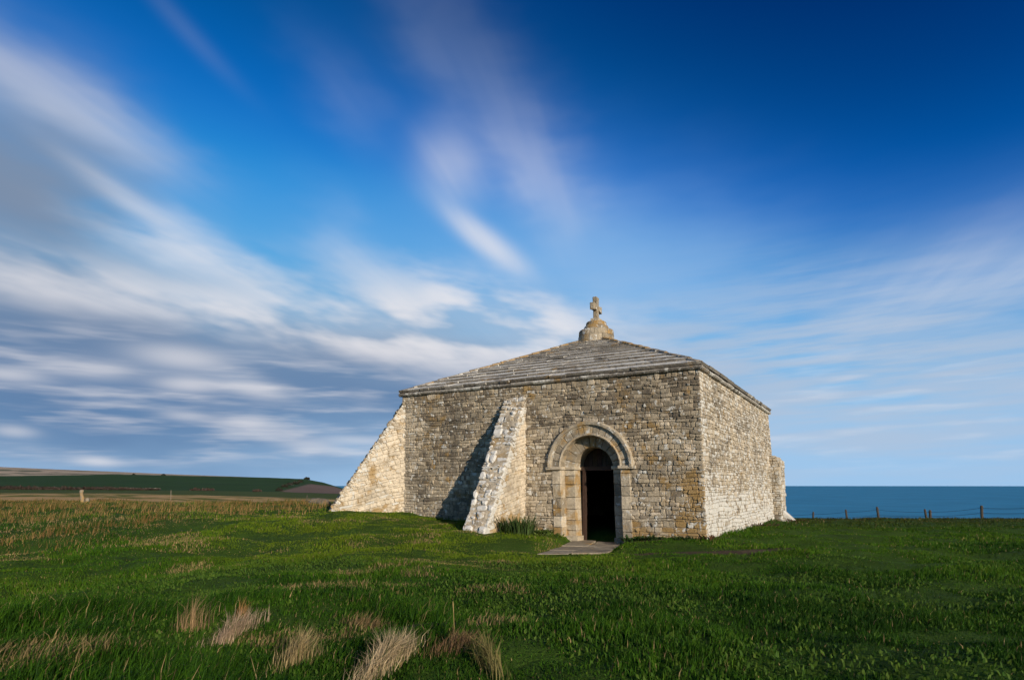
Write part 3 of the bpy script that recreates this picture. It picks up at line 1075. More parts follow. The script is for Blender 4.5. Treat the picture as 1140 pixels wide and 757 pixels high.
rf = MB()
for a, b in (('A', 'N'), ('N', 'F'), ('F', 'B'), ('B', 'A')):
    p, q = EV[a] + Vector((0, 0, .02)), EV[b] + Vector((0, 0, .02))
    nrm = (q - p).cross(APEX - p).normalized()
    if nrm.z < 0: nrm = -nrm
    rf.add([p - nrm * .02, q - nrm * .02, APEX - nrm * .02], [(0, 1, 2)], (.1, .0, .2, 0))
    t = 0.012
    k = 0
    slope = ((p + q) / 2 - APEX).length
    Lx = (q - p).length
    def on(s, t_, d=0.0): return (p + (q - p) * s).lerp(APEX, t_) + nrm * d
    while t < .90:
        dt = max(.034, .078 - .034 * t + R.uniform(-.004, .004))
        t1 = min(t + dt, .94)
        s = 0.0
        Lr = Lx * (1 - t)
        over = (t1 - t) * .28
        while s < 1 - 1e-4:
            w = R.uniform(.30, .85) / Lr
            if 1 - s - w < .25 / Lr: w = 1 - s
            g = .004 / Lr
            lo = R.uniform(.062, .085); hi = R.uniform(.012, .02); th = .048 if t > .02 else .07
            j = R.uniform(-.0035, .0035)
            e0, e1 = s + g, s + w - g
            tl, tr = t + j - over * .5, t + j + R.uniform(-.0012, .0012) - over * .5
            tb = t1 + over * .2
            vs = [on(e0, tl, lo), on(e1, tr, lo + R.uniform(-.008, .008)), on(e1, tb, hi), on(e0, tb, hi),
                  on(e0, tl, lo - th), on(e1, tr, lo - th), on(e1, tb, hi - .03), on(e0, tb, hi - .03)]
            m0, m1 = on(e0 + (e1 - e0) * .33, tl + R.uniform(-.003, .002), lo), on(e0 + (e1 - e0) * .68, tr + R.uniform(-.003, .002), lo)
            d0_, d1_ = m0 - nrm * th, m1 - nrm * th
            vs += [m0, m1, d0_, d1_]
            c = (float(np.clip(R.gauss(.55, .28), 0, 1)), .48 + R.random() * .55, float(np.clip(R.random() * .35 + 1.6 * max(0, t - .68), 0, 1)), .10)
            rf.add(vs, [(0, 8, 9, 1, 2, 3), (1, 5, 6, 2), (2, 6, 7, 3), (3, 7, 4, 0), (4, 7, 6, 5, 11, 10)], c)
            rf.add([vs[0], vs[8], vs[9], vs[1], vs[4], vs[10], vs[11], vs[5]], [(0, 4, 5, 1), (1, 5, 6, 2), (2, 6, 7, 3)], (R.uniform(0, .3), .0, R.random() * .3, 0))
            s += w
        t = t1
        k += 1
roof = rf.build('roof', M_ROOF, chapel)
hp_ = MB()
for k in 'ANFB':
    e = EV[k] + Vector((0, 0, .05)); d = APEX + Vector((0, 0, .03)) - e
    Lh = d.length; d.normalize()
    sd = d.cross(Vector((0, 0, 1))).normalized(); up = sd.cross(d).normalized()
    x = .10
    while x < Lh * .93:
        w = R.uniform(.28, .48)
        hw = R.uniform(.075, .11); hh = R.uniform(.045, .07)
        pr = [(-hw, -.09), (-hw * .85, hh * .55), (0, hh), (hw * .85, hh * .55), (hw, -.09)]
        A_ = [e + d * (x + .006) + sd * a_ + up * b_ for a_, b_ in pr]; B_ = [e + d * (x + w - .006) + sd * a_ * .95 + up * (b_ - .01) for a_, b_ in pr]
        och = float(np.clip(.3 + .65 * sm(x / Lh, .2, .7) + R.uniform(-.2, .2), 0, 1))
        hp_.add(A_ + B_, [(0, 1, 2, 3, 4), (9, 8, 7, 6, 5)] + [(i, i + 5, (i + 1) % 5 + 5, (i + 1) % 5) for i in range(5)], (R.uniform(.1, .5), .15 + R.random() * .3, och, .0))
        x += w
hp_.build('hip_stone', M_ROOF, roof)

# ---- round turret base and cross on the apex
DC = Vector((2.96, 20.52, 0))
dr = MB()


def drum(mb, r0, r1, z0, z1, n, segs, colf):
    off = R.random()
    for i in range(n):
        a0 = 2 * math.pi * (i + off) / n; a1 = 2 * math.pi * (i + 1 + off) / n
        col = colf()
        rs_ = []
        g = .006
        for (e, z, rr_) in ((0, z0, r0), (0, z1 - .03, r1 + (r0 - r1) * .1), (.02, z1 - .004, r1)):
            angs = np.linspace(a0 + (g + e * .5) / r0, a1 - (g + e * .5) / r0, segs)
            rs_.append([DC + Vector((math.cos(t_) * (rr_ - e), math.sin(t_) * (rr_ - e), z)) for t_ in angs] +
                       [DC + Vector((math.cos(t_) * .1, math.sin(t_) * .1, z + (.008 if e else 0))) for t_ in reversed(angs)])
        mb.rings(rs_, col, capb=True)


oc = lambda: (float(np.clip(R.gauss(.3, .2), 0, 1)), .1 + R.random() * .35, .18 + R.random() * .45, R.uniform(.0, .12))
drum(dr, .63, .625, 5.95, 6.50, 9, 5, oc)
drum(dr, .615, .60, 6.50, 6.70, 8, 5, oc)
drum(dr, .47, .41, 6.70, 6.87, 7, 5, oc)
drum(dr, .365, .35, 6.87, 7.01, 6, 5, oc)
dr.build('turret', M_DRESS, chapel)
cr = MB()
ax = Vector((ND[0], ND[1], 0)); bx_ = Vector((UD[0], UD[1], 0)); up = Vector((0, 0, 1))
cz0, cz1 = 7.0, 7.88
tilt = Vector((-.02, 0, 0))
th = .085


def bar(mb, prof, col):
    """prof: list of (a, z, half thickness) corners of a flat outline across the cross, extruded along bx_."""
    pts = [DC + ax * a + up * z + tilt * (z - cz0) for a, z in prof]
    n = len(pts)
    in_ = DC + up * 7.6
    mb.rings([[p - bx_ * (th * .85) for p in [in_ + (q - in_) * .975 for q in pts]], [p - bx_ * th * .6 for p in pts], [p + bx_ * th * .6 for p in pts],
              [in_ + (p - in_) * .975 + bx_ * (th * .85) for p in pts]], col, capb=True)


cross_pts = [(-.10, cz0), (.10, cz0), (.085, 7.10), (.072, 7.42), (.20, 7.415), (.36, 7.385), (.365, 7.635), (.20, 7.605), (.075, 7.60), (.085, 7.72), (.115, 7.89),
             (-.115, 7.885), (-.085, 7.72), (-.075, 7.60), (-.20, 7.60), (-.36, 7.62), (-.36, 7.38), (-.20, 7.41), (-.072, 7.42), (-.085, 7.10)]
# the outline is concave: build it from the shaft and the two arms, butted together
sh = [(-.10, cz0), (.10, cz0), (.082, 7.10), (.074, 7.42), (.074, 7.60), (.085, 7.72), (.118, 7.89), (-.118, 7.885), (-.085, 7.72), (-.074, 7.60), (-.074, 7.42), (-.082, 7.10)]
cc = (.3, .25, .35, .05)
def solid(mb, pts2, col):
    c2 = (sum(p[0] for p in pts2) / len(pts2), sum(p[1] for p in pts2) / len(pts2))
    P = lambda a, z, b: DC + ax * a + up * z + tilt * (z - cz0) + bx_ * b
    sh_ = lambda k: [(c2[0] + (a - c2[0]) * k, z + (c2[1] - z) * (1 - k) * .3) for a, z in pts2]
    mb.rings([[P(a, z, -th) for a, z in sh_(.86)], [P(a, z, -th * .7) for a, z in pts2], [P(a, z, th * .7) for a, z in pts2], [P(a, z, th) for a, z in sh_(.86)]], col, capb=True)
solid(cr, sh, cc)
solid(cr, [(.0745, 7.42), (.20, 7.415), (.36, 7.385), (.37, 7.63), (.20, 7.605), (.0745, 7.60)], (.25, .2, .3, .05))
solid(cr, [(-.0745, 7.60), (-.20, 7.60), (-.37, 7.625), (-.365, 7.38), (-.20, 7.41), (-.0745, 7.42)], (.3, .3, .4, .05))
cr.box(DC - ax * .17 - bx_ * .15 + up * 7.0, ax * .34, bx_ * .30, up * .13, (.6, .3, .4, .4), .01)
cr.build('cross', M_DRESS, chapel, bevel=.008)

# ---- buttresses
def buttress(o, out, side, width, L, zt, zb, seed, lic, name='buttress', flat_ang=None):
    """A raking buttress. o: foot of its inner edge on the wall (the lit face starts here); out: direction it runs;
    side: direction out of the lit face; its thickness goes the other way."""
    out, side = V3(out, 0), V3(side, 0)
    o = V3(o, 0)
    zf = -.5
    Lf = L * (1 + (zb - zf) / (zt - zb) * 0.0) + 0.0
    ang = math.atan2(zt - zb, L)
    # faces: sloping outline in (d, z)
    def mp_side(d, z, k): return o + out * d + Vector((0, 0, z)) + side * k
    def mp_far(d, z, k): return o + out * d + Vector((0, 0, z)) - side * (width + k)
    ca, sa = math.cos(ang), math.sin(ang)
    outline = [(-.15, zf), (L, zf), (L, zb), (0, zt), (-.15, zt)]
    mb = MB()
    # courses lie square to the rake: rotate the masonry frame
    ra = ang - math.radians(90)                    # direction of the bed joints
    cr_, sr_ = math.cos(ra * .42), math.sin(ra * .42)
    def rot(d, z): return (d * cr_ + z * sr_, -d * sr_ + z * cr_)
    def unrot(x, y): return (x * cr_ - y * sr_, x * sr_ + y * cr_)
    cl = [rot(*p) for p in outline]
    xs = [p[0] for p in cl]; ys = [p[1] for p in cl]
    def colf(x, y):
        d, z = unrot(x, y)
        e = (1 - d / L) * (zt - zb) + zb - z          # height below the rake
        l = .12 + R.random() * .22 + lic * float(sm(e, .7, .0)) + (.45 if R.random() < .05 else 0)
        return (float(np.clip(R.gauss(.6, .18), 0, 1)), min(1, l), float(np.clip(.15 + R.random() * .3 + .4 * sm(z, .8, .1), 0, 1)), R.uniform(.55, .95))
    for mp in (mp_side, mp_far):
        masonry(mb, lambda x, y, k, mp=mp: mp(*unrot(x, y), k), min(xs), max(xs), min(ys), max(ys), colf, hr=(.07, .16), wr=(.12, .46), clip=cl, depth=(.0, .012), seed=seed, wav=.03, jit=.01, chamf=.03, joint=.003)
    # mass
    ring = [mp_side(d, z, -.02) for d, z in outline]
    mb.rings([ring, [mp_far(d, z, -.02) for d, z in outline]], (.45, .1, .3, .5), capb=True)
    b = mb.build(name, M_WALL, chapel)
    # weathered cap stones down the rake and on the toe
    cp_ = MB()
    SL = math.hypot(L, zt - zb)
    nrm = out * sa + Vector((0, 0, ca))
    dn = out * ca - Vector((0, 0, sa))
    top = o + Vector((0, 0, zt))
    def mp_rake(x, y, k): return top + dn * y - side * x + nrm * k
    def colc(x, y): return (float(np.clip(R.gauss(.55, .22), 0, 1)), float(np.clip(lic * (.35 + R.random() * .9), 0, 1)), R.random() * .3, R.uniform(.2, .6))
    masonry(cp_, mp_rake, -.02, width + .02, -.05, SL + .02, colc, hr=(.09, .25), wr=(.13, .40), depth=(-.015, .07), seed=seed + 3, wav=.045, jit=.02, back=-.14, chamf=.06, rnd=.04, joint=.004)
    def mp_toe(x, z, k): return o + out * (L + k) - side * x + Vector((0, 0, z))
    masonry(cp_, mp_toe, 0, width, zf, zb, colc, hr=(.12, .2), wr=(.2, .4), depth=(.0, .03), seed=seed + 5, wav=.01, back=-.12)
    cp_.build('coping', M_BUTT, b)
    return b


M_BUTT = stone_material('lichened_coping', (0.15, 0.12, 0.085), (0.30, 0.24, 0.165), (0.44, 0.36, 0.25), (0.52, 0.43, 0.31), lichen=(0.72, 0.69, 0.63), stain=.4, lscale=7.5)
bo = A0 + UD * 4.50
buttress(bo, ND, UD, .70, 2.12, 3.80, .05, 2, .95)
bd = np.array((-.97, -.25)); bs = np.array((.25, -.97))
bd, bs = bd / np.linalg.norm(bd), bs / np.linalg.norm(bs)
buttress(A0 + np.array((.03, .0)), bd, bs, .95, 2.42, 4.02, .36, 9, .42)

# small stepped buttress at the far right corner
sb = MB()
fo = N0 + SD * 9.05
pts_col = lambda x, z: (float(np.clip(R.gauss(.5, .2), 0, 1)), .3 + R.random() * .4, R.random() * .4, .25)
def sbm(x, d, z): return V3(fo + SD * x + MD * d, z)
WB = 1.0
prof = [(-.35, -.6), (.27, -.6), (.245, .55), (.18, 2.15), (.04, 2.36), (-.35, 2.45)]
sb.rings([[sbm(0.02, d, z) for d, z in prof], [sbm(WB - .02, d, z) for d, z in prof]], (.4, .2, .2, .2), capb=True)
masonry(sb, lambda x, z, k: sbm(-k, x, z), -.3, .5, -.5, 2.5, pts_col, clip=[(-.3, -.5), (.265, -.5), (.245, .55), (.18, 2.15), (.04, 2.34), (-.3, 2.4)], hr=(.1, .17), wr=(.2, .4), depth=(.0, .02))
masonry(sb, lambda x, z, k: sbm(x, .26 - .03 * max(0, z) - .012 * max(0, z - .55) + k, z), 0, WB, -.5, 2.15, pts_col, hr=(.1, .2), wr=(.2, .45), depth=(.0, .03))
for k in range(4):
    sb.box(sbm(WB * k / 4 + .01, .19, 2.13), sbm(WB / 4 - .02, 0, 0) - sbm(0, 0, 0), sbm(0, -.3, .22) - sbm(0, 0, 0), Vector((0, 0, .07)), (.4, .6, .3, .1), .012)
sb.build('buttress', M_WALL, chapel)
# flared footing stone beyond it
ft = MB()
ft.rings([[sbm(.35, d, z) for d, z in ((.2, -.5), (.80, -.5), (.72, -.08), (.23, .38))], [sbm(.98, d, z) for d, z in ((.2, -.5), (.75, -.5), (.68, -.1), (.23, .34))]], (.5, .8, .2, .4), capb=True)
ft.build('footing', M_BUTT, chapel, bevel=.03)

# ------------------------------------------------------------------ grass: one object of blades for the turf, one for the long dry grass
FOOT = [TOPP for TOPP in (A0 + ND * .0, N0, F0, B0)]
BUT1 = [bo, bo + ND * 2.10, bo + ND * 2.10 - UD * .70, bo - UD * .70]
BUT2 = [A0, A0 + bd * 2.4, A0 + bd * 2.4 - bs * .95, A0 - bs * .95]


def scatter(n, y0, y1, half=0.98, extra=1.5):
    """n points evenly over the ground between two depths, as wide as a roving eye needs."""
    u = RNG.random(n); Y = np.sqrt(y0 * y0 + u * (y1 * y1 - y0 * y0))
    x = (RNG.random(n) * 2 - 1) * (half * Y + extra)
    return x, Y


def blades(x, y, L, wd, lean, head, col, zoff=-0.01):
    """Bent grass blades: two quads' worth of outline each, root to tip."""
    n = len(x)
    z = H(x, y) + zoff
    face = RNG.random(n) * 2 * np.pi
    wx, wy = np.cos(face) * wd * .5, np.sin(face) * wd * .5
    hx, hy = np.cos(head), np.sin(head)
    s1, s2 = lean * .28, lean
    z1, z2 = np.cos(np.minimum(s1, 1.3)) * .55, np.cos(np.minimum(s1, 1.3)) * .55 + np.cos(np.minimum(s2, 1.45)) * .45
    d1, d2 = np.sin(np.minimum(s1, 1.3)) * .55, np.sin(np.minimum(s1, 1.3)) * .55 + np.sin(np.minimum(s2, 1.45)) * .45
    v = np.empty((n, 5, 3))
    v[:, 0] = np.stack([x - wx, y - wy, z], -1); v[:, 1] = np.stack([x + wx, y + wy, z], -1)
    mx, my, mz = x + hx * d1 * L, y + hy * d1 * L, z + z1 * L
    v[:, 2] = np.stack([mx + wx * .75, my + wy * .75, mz], -1); v[:, 3] = np.stack([mx - wx * .75, my - wy * .75, mz], -1)
    v[:, 4] = np.stack([x + hx * d2 * L, y + hy * d2 * L, z + z2 * L], -1)
    i = np.arange(n)[:, None] * 5
    return v.reshape(-1, 3), i + np.array([[0, 1, 2, 3]]), i + np.array([[3, 2, 4]]), np.repeat(col, 5, axis=0)


def blade_object(name, parts, label, cat):
    vs, qs, ts, cs, o = [], [], [], [], 0
    for v, q, t, c in parts:
        vs.append(v); qs.append(q + o); ts.append(t + o); cs.append(c); o += len(v)
    me = raw_mesh(name, np.concatenate(vs), [np.concatenate(qs), np.concatenate(ts)], np.concatenate(cs))
    me.materials.append(M_GRASS)
    ob = bpy.data.objects.new(name, me); COL.objects.link(ob)
    return ob


def px_of(x, y): return PX + F * x / np.maximum(y, .1)


def dryness(x, y):
    """How far the sward has gone to long dry grass (0..1)."""
    P = px_of(x, y)
    yb = np.interp(P, [0, 150, 300, 380], [11.5, 13.0, 17.5, 22.0])
    w = sm(y, yb - 1.5, yb + 3.0) * sm(P, 420, 330)
    return w


def keep(x, y, pad=True):
    k = ~inside(x, y, FOOT) & ~inside(x, y, BUT1) & ~inside(x, y, BUT2)
    edge = RNG.random(len(x))
    k &= ~inside(x, y, PATH)
    for (dx_, dy_, rx, ry) in DIRT:
        d = ((x - dx_) / rx) ** 2 + ((y - dy_) / ry) ** 2
        k &= ~(d < 0.35 + edge * .8)
    return k


def turf(n, y0, y1, lmin, lmax, w):
    x, y = scatter(n, y0, y1)
    k = keep(x, y)
    d = dryness(x, y)
    k &= RNG.random(len(x)) > d * .68
    x, y, d = x[k], y[k], d[k]
    n = len(x)
    tus = fbm(x * 1.1, y * 1.1, 71, 3); tuf = fbm(x * 4.0, y * 4.0, 73, 2); big = fbm(x * .28, y * .28, 77, 3)
    k = RNG.random(n) < .45 + 1.0 * sm(tuf, .3, .6)
    x, y, d, tus, tuf, big = x[k], y[k], d[k], tus[k], tuf[k], big[k]
    n = len(x)
    P = px_of(x, y)
    wild = sm(y, 7.0, 5.2) * sm(P, 640, 500)                  # the ungrazed edge at the photographer's feet
    L = (lmin + (lmax - lmin) * RNG.random(n) ** 1.4) * (.35 + 1.0 * sm(tus, .3, .7)) * (1 + 1.2 * wild) * (.5 + .6 * tuf)
    L = L * (1 - .45 * np.exp(-(((x - 1.2) / 2.2) ** 2 + ((y - 12.2) / 1.6) ** 2)))
    for (o_, u_, n_) in ((A0, UD, ND), (N0, SD, MD)):
        a_ = (x - o_[0]) * u_[0] + (y - o_[1]) * u_[1]; b_ = (x - o_[0]) * n_[0] + (y - o_[1]) * n_[1]
        by = (a_ > -.3) & (a_ < 10) & (b_ < .45) & (b_ > -.1)
        L = L * np.where(by, 1.0 + 1.3 * tuf * (1 - b_ / .45), 1.0)
    lean = np.abs(RNG.normal(.75, .45, n)) + .25 * wild
    head = RNG.normal(.35, 1.9 - .9 * wild, n)
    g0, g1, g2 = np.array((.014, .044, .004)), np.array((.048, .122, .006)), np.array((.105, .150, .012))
    edge_shade = .26 * sm(y, 8.5, 5.5) + .20 * sm(P, 700, 1000)       # shade painted into blade colour, darker close up and towards the right
    t = np.clip(big * 1.3 - .15 - edge_shade + RNG.normal(0, .22, n), 0, 1)[:, None]
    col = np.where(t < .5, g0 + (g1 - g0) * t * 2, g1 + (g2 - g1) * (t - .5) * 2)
    yel = (sm(y, 7.5, 12) * sm(P, 780, 520) * sm(P, 120, 330))[:, None] * .65
    col = col * (1 - yel) + np.array((.150, .195, .012)) * yel
    rough = (sm(P, 780, 930) * sm(y, 15, 22))[:, None] * .75
    col = col * (1 - rough) + np.array((.040, .034, .012)) * (.6 + .9 * tus[:, None]) * rough
    patch = sm(fbm(x * .9 + 3, y * 1.3, 83, 3), .60, .70) * sm(y, 20, 17)
    straw = RNG.random(n) < .025 + .30 * d + .5 * patch * sm(P, 760, 560) + .02 * wild * sm(P, 640, 520)
    sc = np.array((.27, .19, .085)) * (.6 + .8 * RNG.random((n, 1)))
    col = np.where(straw[:, None], sc, col)
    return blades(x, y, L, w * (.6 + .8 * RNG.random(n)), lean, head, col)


def herbs(n, y0, y1):
    """Small broad leaves, clover and plantain, lying low between the blades."""
    x, y = scatter(n, y0, y1)
    c = fbm(x * .9 + 7, y * .9, 111, 3)
    k = keep(x, y) & (RNG.random(len(x)) < sm(c, .42, .62))
    x, y = x[k], y[k]; n = len(x)
    g = RNG.random((n, 1))
    col = np.array((.035, .085, .010)) * (1 - g) + np.array((.085, .135, .018)) * g
    return blades(x, y, .02 + .035 * RNG.random(n), .010 + .012 * RNG.random(n), np.abs(RNG.normal(1.1, .35, n)), RNG.random(n) * 6.3, col, zoff=.012)


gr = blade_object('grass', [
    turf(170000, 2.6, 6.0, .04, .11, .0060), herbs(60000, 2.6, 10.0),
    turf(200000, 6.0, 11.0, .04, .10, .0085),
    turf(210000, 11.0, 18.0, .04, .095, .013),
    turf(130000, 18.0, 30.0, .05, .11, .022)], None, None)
tag(gr, 'short wind blown green turf on the clifftop', 'grass', kind='stuff')


def drygrass(n, y0, y1, w):
    x, y = scatter(n, y0, y1)
    P = px_of(x, y)
    d = dryness(x, y)
    c = fbm(x * .55, y * .55, 91, 3)
    c2 = vn(x * 1.6, y * 1.6, 95)
    k = keep(x, y) & (RNG.random(n) < d * sm(c * .5 + c2 * .5, .42, .60) * .9)
    x, y, d, c2 = x[k], y[k], d[k], c2[k]
    n = len(x)
    L = (.09 + .22 * RNG.random(n)) * (.3 + 1.3 * c2 * c2) * (.85 + .35 * sm(y, 12, 20) - .45 * sm(y, 21, 27))
    lean = np.abs(RNG.normal(.95, .4, n)); head = RNG.normal(.3, 1.0, n)
    a, b = np.array((.29, .185, .070)), np.array((.19, .10, .030))
    t = np.clip(fbm(x * .4, y * .4, 97, 2)[:, None] * 1.6 - .4 + RNG.normal(0, .25, (n, 1)), 0, 1)
    col = (a + (b - a) * t) * (.7 + .6 * RNG.random((n, 1)))
    gk = RNG.random(n) < .35
    col = np.where(gk[:, None], np.array((.05, .085, .012)), col)
    return blades(x, y, L, w * (.6 + .8 * RNG.random(n)), lean, head, col)


dg = blade_object('dry_grass', [drygrass(60000, 10.5, 17, .010), drygrass(130000, 17, 31, .016)], None, None)
tag(dg, 'long tawny dry grass along the brow', 'dry grass', kind='stuff')

# ------------------------------------------------------------------ dry tussocks at the photographer's feet
def tussock(px, py, rx, ry, n, L, label, hd=.5, lean=.9, tint=(.30, .22, .11), ang=0.0):
    c = at(px, py)
    a = RNG.random(n) * 2 * np.pi; r = np.minimum(np.abs(RNG.normal(0, .62, n)), 1.25 * RNG.random(n) ** .3)
    ex, ey = np.cos(a) * r * rx, np.sin(a) * r * ry
    x = c.x + ex * math.cos(ang) - ey * math.sin(ang); y = c.y + ex * math.sin(ang) + ey * math.cos(ang)
    Ls = 1.2 * L * (.30 + 1.0 * RNG.random(n)) * np.clip(1.15 - .4 * r, .3, 2)
    col = np.array(tint) * 1.05 * (.45 + .9 * RNG.random((n, 1)))
    gk = RNG.random(n) < .12 + .35 * sm(r, .5, 1.2)
    col = np.where(gk[:, None], np.array((.06, .085, .015)), col)
    v, q, t, cc_ = blades(x, y, Ls, .0042 * (.6 + .8 * RNG.random(n)), np.abs(RNG.normal(lean, .45, n)), RNG.normal(hd, .8, n), col)
    og = np.array((c.x, c.y, c.z))
    me = raw_mesh('grass_tussock', v - og, [q, t], cc_)
    me.materials.append(M_GRASS)
    o = bpy.data.objects.new('grass_tussock', me); COL.objects.link(o)
    o.location = og
    tag(o, label, 'tussock', 'dry grass tussocks in the foreground')


tussock(430, 745, .46, .075, 2200, .18, 'largest pale tussock, a long swept mane of dry grass', 1.0, 1.1, (.47, .355, .21), ang=1.30)
tussock(214, 702, .16, .09, 220, .22, 'thin spiky brown tussock furthest left, with upright stalks', .9, .5, (.30, .20, .10), ang=.3)
tussock(258, 712, .34, .07, 850, .18, 'pale pinkish tussock leaning over beside the thin spiky one', .9, 1.0, (.40, .29, .19), ang=1.25)
tussock(330, 742, .22, .07, 520, .20, 'straw coloured feathery tussock between two darker green hollows', .8, .8, (.36, .27, .13), ang=1.2)
tussock(405, 700, .30, .09, 420, .13, 'loose brownish tussock just behind the long swept one', .2, 1.1, (.27, .18, .085), ang=-.4)
tussock(506, 722, .24, .12, 650, .12, 'low flattened brown tussock beside bare earth and one tall stalk', .3, 1.25, (.23, .14, .07), ang=.6)
tussock(545, 742, .30, .08, 420, .17, 'greenish brown tussock nearest the bottom edge of the picture', 2.6, 1.0, (.20, .165, .06), ang=1.9)
tussock(268, 690, .07, .05, 160, .14, 'small rusty seed headed tussock standing behind the pinkish one', .8, .6, (.30, .16, .06))

# ------------------------------------------------------------------ strap-leaved clump by the buttress, low weeds along the walls
def leaf_fan(name, c, n, L, w, spread, tint, label, cat, group=None, broad=False):
    mb = MB()
    for i in range(n):
        a = R.uniform(0, 2 * math.pi); r = spread * math.sqrt(R.random())
        p = Vector((c.x + math.cos(a) * r, c.y + math.sin(a) * r * .6, c.z - .02))
        h = R.gauss(a, .5); ln = R.uniform(.15, .75) if not broad else R.uniform(.6, 1.25)
        l = L * R.uniform(.55, 1.1)
        d = Vector((math.cos(h), math.sin(h), 0)); s = Vector((-d.y, d.x, 0))
        ww = w * R.uniform(.7, 1.3)
        pts = []
        q = p.copy(); ang = ln * .25
        K = 5
        for k in range(K + 1):
            t = k / K
            wk = ww * (.6 + .6 * t if t < .4 else 1.0 * (1 - ((t - .4) / .6) ** 1.6)) if not broad else ww * math.sin(math.pi * min(.97, .12 + .85 * t))
            pts.append((q - s * wk * .5, q + Vector((0, 0, -.004)) , q + s * wk * .5))
            q = q + (d * math.sin(ang) + Vector((0, 0, math.cos(ang)))) * (l / K)
            ang += ln * (.35 if not broad else .3)
        vs = [v for tr in pts for v in tr]
        fs = []
        for k in range(K):
            for m in range(2): fs.append((k * 3 + m, k * 3 + m + 1, k * 3 + m + 4, k * 3 + m + 3))
        g = R.uniform(.6, 1.35)
        mb.add(vs, fs, (tint[0] * g, tint[1] * g, tint[2] * g, 1))
    o = mb.build(name, M_LEAF, None, True, origin=c)
    tag(o, label, cat, group)


def wall_pt(x, off):
    p = A0 + UD * x + ND * off
    return Vector((p[0], p[1], hz(p[0], p[1])))


leaf_fan('iris_clump', wall_pt(4.98, 1.30), 260, .55, .026, .50, (.045, .075, .018), 'clump of dark strap shaped leaves against the pale buttress', 'plant')
for (x, off, n, L, lab, tint) in (
        (5.30, .55, 110, .22, 'bright green low weeds in the corner between buttress and door', (.075, .115, .02)),
        (5.45, 1.15, 80, .15, 'small light green weeds beside the strap leaved clump', (.085, .115, .025)),
        (5.55, .28, 30, .14, 'little weeds at the foot of the left door jamb', (.06, .10, .018)),
        (7.75, .30, 55, .20, 'dark green dock leaves at the foot of the right door jamb', (.032, .065, .014)),
        (8.25, .35, 60, .17, 'spreading dark weeds under the wall midway from door to corner', (.030, .058, .014)),
        (9.05, .30, 45, .16, 'dark weeds under the wall just left of the corner stones', (.032, .055, .014)),
        (9.62, .10, 22, .22, 'rusty dead dock stems at the near corner of the chapel', (.12, .06, .025))):
    leaf_fan('weed_clump', wall_pt(x, off), n, L, .05, .30, tint, lab, 'weeds', 'weeds along the chapel wall', True)
for (k, off, lab) in ((5.2, .35, 'reddish dead weeds halfway along the white stained right wall'), (9.0, .75, 'brown weeds at the foot of the small far buttress')):
    p = N0 + SD * k + MD * off
    leaf_fan('weed_clump', Vector((p[0], p[1], hz(*p))), 50, .20, .035, .45, (.10, .055, .03), lab, 'weeds', 'weeds along the chapel wall', True)

# a tall dry stalk in the flattened tussock
c = at(505, 715)
mb = MB()
pts = [c, c + Vector((.004, 0, .10)), c + Vector((.0, 0, .2)), c + Vector((-.004, 0, .27))]
rg = lambda p, r: [p + Vector((math.cos(t) * r, math.sin(t) * r, 0)) for t in np.linspace(0, 2 * math.pi, 6)[:-1]]
mb.rings([rg(pts[0], .0035), rg(pts[1], .003), rg(pts[2], .0025), rg(pts[3], .006), rg(pts[3] + Vector((0, 0, .02)), .002)], (.30, .22, .08, 1))
tag(mb.build('seed_stalk', M_LEAF, None, True, origin=c), 'single tall dry seed stalk rising from flattened brown grass', 'stalk')

# ------------------------------------------------------------------ wire fence on the seaward slope
fence = empty('wire_fence', (27.2, 38.0, hz(27.2, 38.0)))
tag(fence, 'old wire fence of leaning wooden posts on the seaward brow', 'fence')
bpy.context.view_layer.update()
tops = []
for (px, Y, toprow, lean, w) in ((1172, 30.5, 561, .05, .055), (1094, 34, 562.5, -.09, .05), (1036.5, 38, 567.5, -.10, .055), (1033, 37.8, 566.5, -.24, .045), (979.5, 43, 564, -.16, .055), (944, 46.5, 567.0, -.14, .05), (905, 50, 569.5, .02, .05), (872, 54, 571, .03, .05)):
    b = at(px, None, Y)
    zt_ = EYE + (PY - toprow) / F * Y
    h = zt_ - b.z
    o_ = b + Vector((0, 0, -.25))
    lx = lean * h
    mb = MB()
    sec = lambda z, k: [b + Vector((lx * (z / h) + 1.5 * w * k * math.cos(t), 1.5 * w * k * math.sin(t) + .02 * math.sin(z * 5), z)) for t in np.linspace(.3, 2 * math.pi + .3, 8)[:-1]]
    mb.rings([sec(-.25, 1.1), sec(h * .4, 1.0), sec(h * .93, .96), sec(h, .7)], (.065, .05, .035, 1))
    mb.build('post', M_WOOD, fence, origin=b)
    if w != .045: tops.append((b, lx, h))
for fr_ in (.22, .55, .84):
    mb = MB()
    for (b0, l0, h0), (b1, l1, h1) in zip(tops[:-1], tops[1:]):
        p, q = b0 + Vector((l0 * fr_ - .06, 0, h0 * fr_)), b1 + Vector((l1 * fr_ - .06, 0, h1 * fr_))
        pts = [p.lerp(q, t) - Vector((0, 0, .06 * 4 * t * (1 - t))) for t in np.linspace(0, 1, 7)]
        rings_ = [[m + Vector((.012 * math.cos(a), 0, .012 * math.sin(a))) for a in (0, 2.1, 4.2)] for m in pts]
        mb.rings(rings_, (.10, .10, .10, 1))
    mb.build('wire', M_WIRE, fence)

